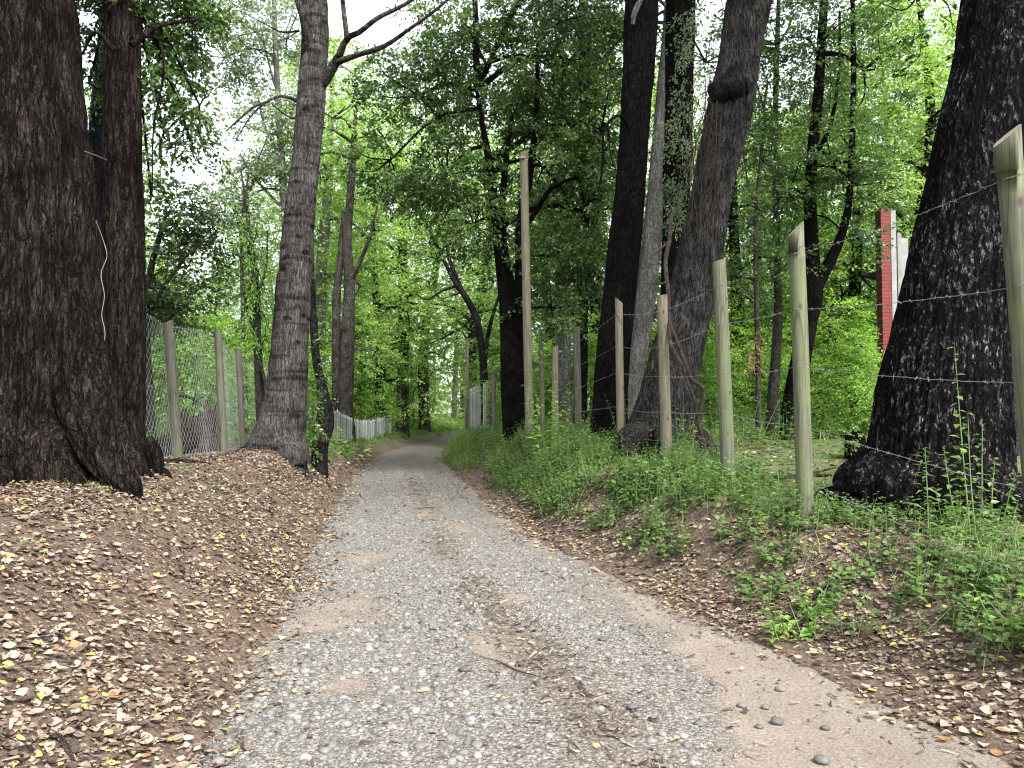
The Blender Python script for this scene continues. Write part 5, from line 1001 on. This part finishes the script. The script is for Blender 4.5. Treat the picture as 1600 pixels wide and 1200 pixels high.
# ------------------------------------------------------------------ single plants one can point to
def weed(name, label, stems, ls, nl, seed, mat='herb', width=1., cat='plant'):
    """stems: (px_base, Y, height m, lean_x, lean_y)"""
    rg = np.random.default_rng(seed); b = []; t = []
    for px, Y, h, lx, ly in stems: x = (px-800)/FPX*Y; z = gz(x, Y)-.02; b.append((x, Y, z)); t.append((x+lx, Y+ly, z+h))
    b, t = np.array(b), np.array(t); rt = root(name, b[0]); tag(rt, label, cat); m1 = MB(); dummy = MB(); leafy_stems(m1, b, t, nl, ls, rg, width=width, stem=False, tone0=.1)
    part(m1, 'leaves', MAT[mat], rt, False)
    for k in range(len(b)):
        dummy = MB(); tube(dummy, np.array([b[k], (b[k]+t[k])/2+rg.normal(0, .01, 3), t[k]]), [.006, .0045, .002], 6, 10); part(dummy, 'stem', MAT['stem'], rt)
        if k > 11: break
    return rt
weed('tall_weed', 'single tall upright weed with narrow leaves in front of the huge flecked trunk', [(1446, 5.5, .76, -.01, 0)], .12, 34, 801, width=.32)
weed('small_weed', 'short thin weed with few leaves at the left foot of the huge flecked trunk', [(1386, 5.6, .24, .0, 0)], .07, 5, 802)
weed('climbing_weed', 'leafy weed climbing the right side of the huge flecked trunk', [(1512, 5.7, 1.45, -.02, .12), (1530, 5.8, .85, .08, .1), (1495, 5.7, .7, -.05, .1), (1545, 5.8, .6, .1, .1), (1520, 5.7, .95, .02, .1), (1555, 5.8, .5, .14, 0), (1480, 5.7, .4, -.1, 0)], .095, 24, 803, cat='climber')
rg = np.random.default_rng(9)
weed('fern_like_plant', 'bright green low plant on the bank below the tallest near post', [(1230+rg.uniform(-35, 35), 5.1+rg.uniform(-.1, .1), rg.uniform(.12, .28), rg.normal(0, .12), rg.normal(0, .08)-.05) for _ in range(12)], .085, 11, 805, 'bush_leaf')
weed('broad_leaf_plant', 'clump of broad-leaved stems at the lower right frame edge', [(1600+rg.uniform(-35, 30), 4.1+rg.uniform(-.1, .1), rg.uniform(.15, .36), rg.normal(0, .1), rg.normal(0, .08)) for _ in range(12)], .085, 11, 806, 'bush_leaf')
weed('leafy_herb', 'grey-green leafy clump on the bank just left of the huge trunk foot', [(1345+rg.uniform(-40, 40), 5.6+rg.uniform(-.1, .1), rg.uniform(.1, .24), rg.normal(0, .1), rg.normal(0, .08)) for _ in range(11)], .08, 10, 807)
weed('roadside_sapling', 'sunlit leafy sapling in front of the farther fence posts', [(862+rg.uniform(-22, 26), 13.4+rg.uniform(-.2, .2), rg.uniform(.7, 1.35), rg.normal(0, .15), rg.normal(0, .08)) for _ in range(11)], .15, 18, 808, 'bush_leaf', cat='sapling')
weed('young_shoots', 'cluster of young shoots at the foot of the third near fence post', [(1062+rg.uniform(-25, 25), 10.8+rg.uniform(-.2, .2), rg.uniform(.35, .8), rg.normal(0, .12), rg.normal(0, .08)) for _ in range(11)], .12, 14, 809, 'herb')
weed('ivy_patch', 'bright low shrub at the foot of the whitish paling fence', [(536+rg.uniform(-16, 20), 20+rg.uniform(-.3, .3), rg.uniform(.4, .8), rg.normal(0, .2), rg.normal(0, .1)) for _ in range(11)], .17, 16, 810, 'lime_leaf', cat='shrub')

for nm, lab, rows, mt in (
    ('dangling_wire', 'thin wavy pale wire hanging down the right side of the massive left tree', [(150, 345, 6.85, 1.1), (160, 372, 6.95, 1.1), (167, 400, 7.0, 1.), (158, 428, 7., 1.), (163, 462, 7., 1.), (159, 492, 7., 1.), (164, 520, 7., 1.), (160, 552, 7., .8)], 'grey_board'),
    ('slack_wire', 'short pale wire stretched between the two left trunks', [(132, 236, 7.1, 1.), (150, 243, 7.3, 1.), (172, 252, 7.7, 1.)], 'grey_board'),
    ('bark_strip', 'pale peeling strip of wood high on the pitch-black leaning trunk', [(1004, -6, 12.7, 7), (994, 14, 12.68, 9), (990, 26, 12.7, 8), (989, 38, 12.72, 6)], 'bark_pale')):
    p_, r_ = B(rows); mb = MB(); tube(mb, p_, r_, 6, 60); rt = root(nm, p_[0]); tag(rt, lab, 'wire' if 'wire' in nm else 'bark strip'); part(mb, 'strand' if 'wire' in nm else 'strip', MAT[mt], rt)
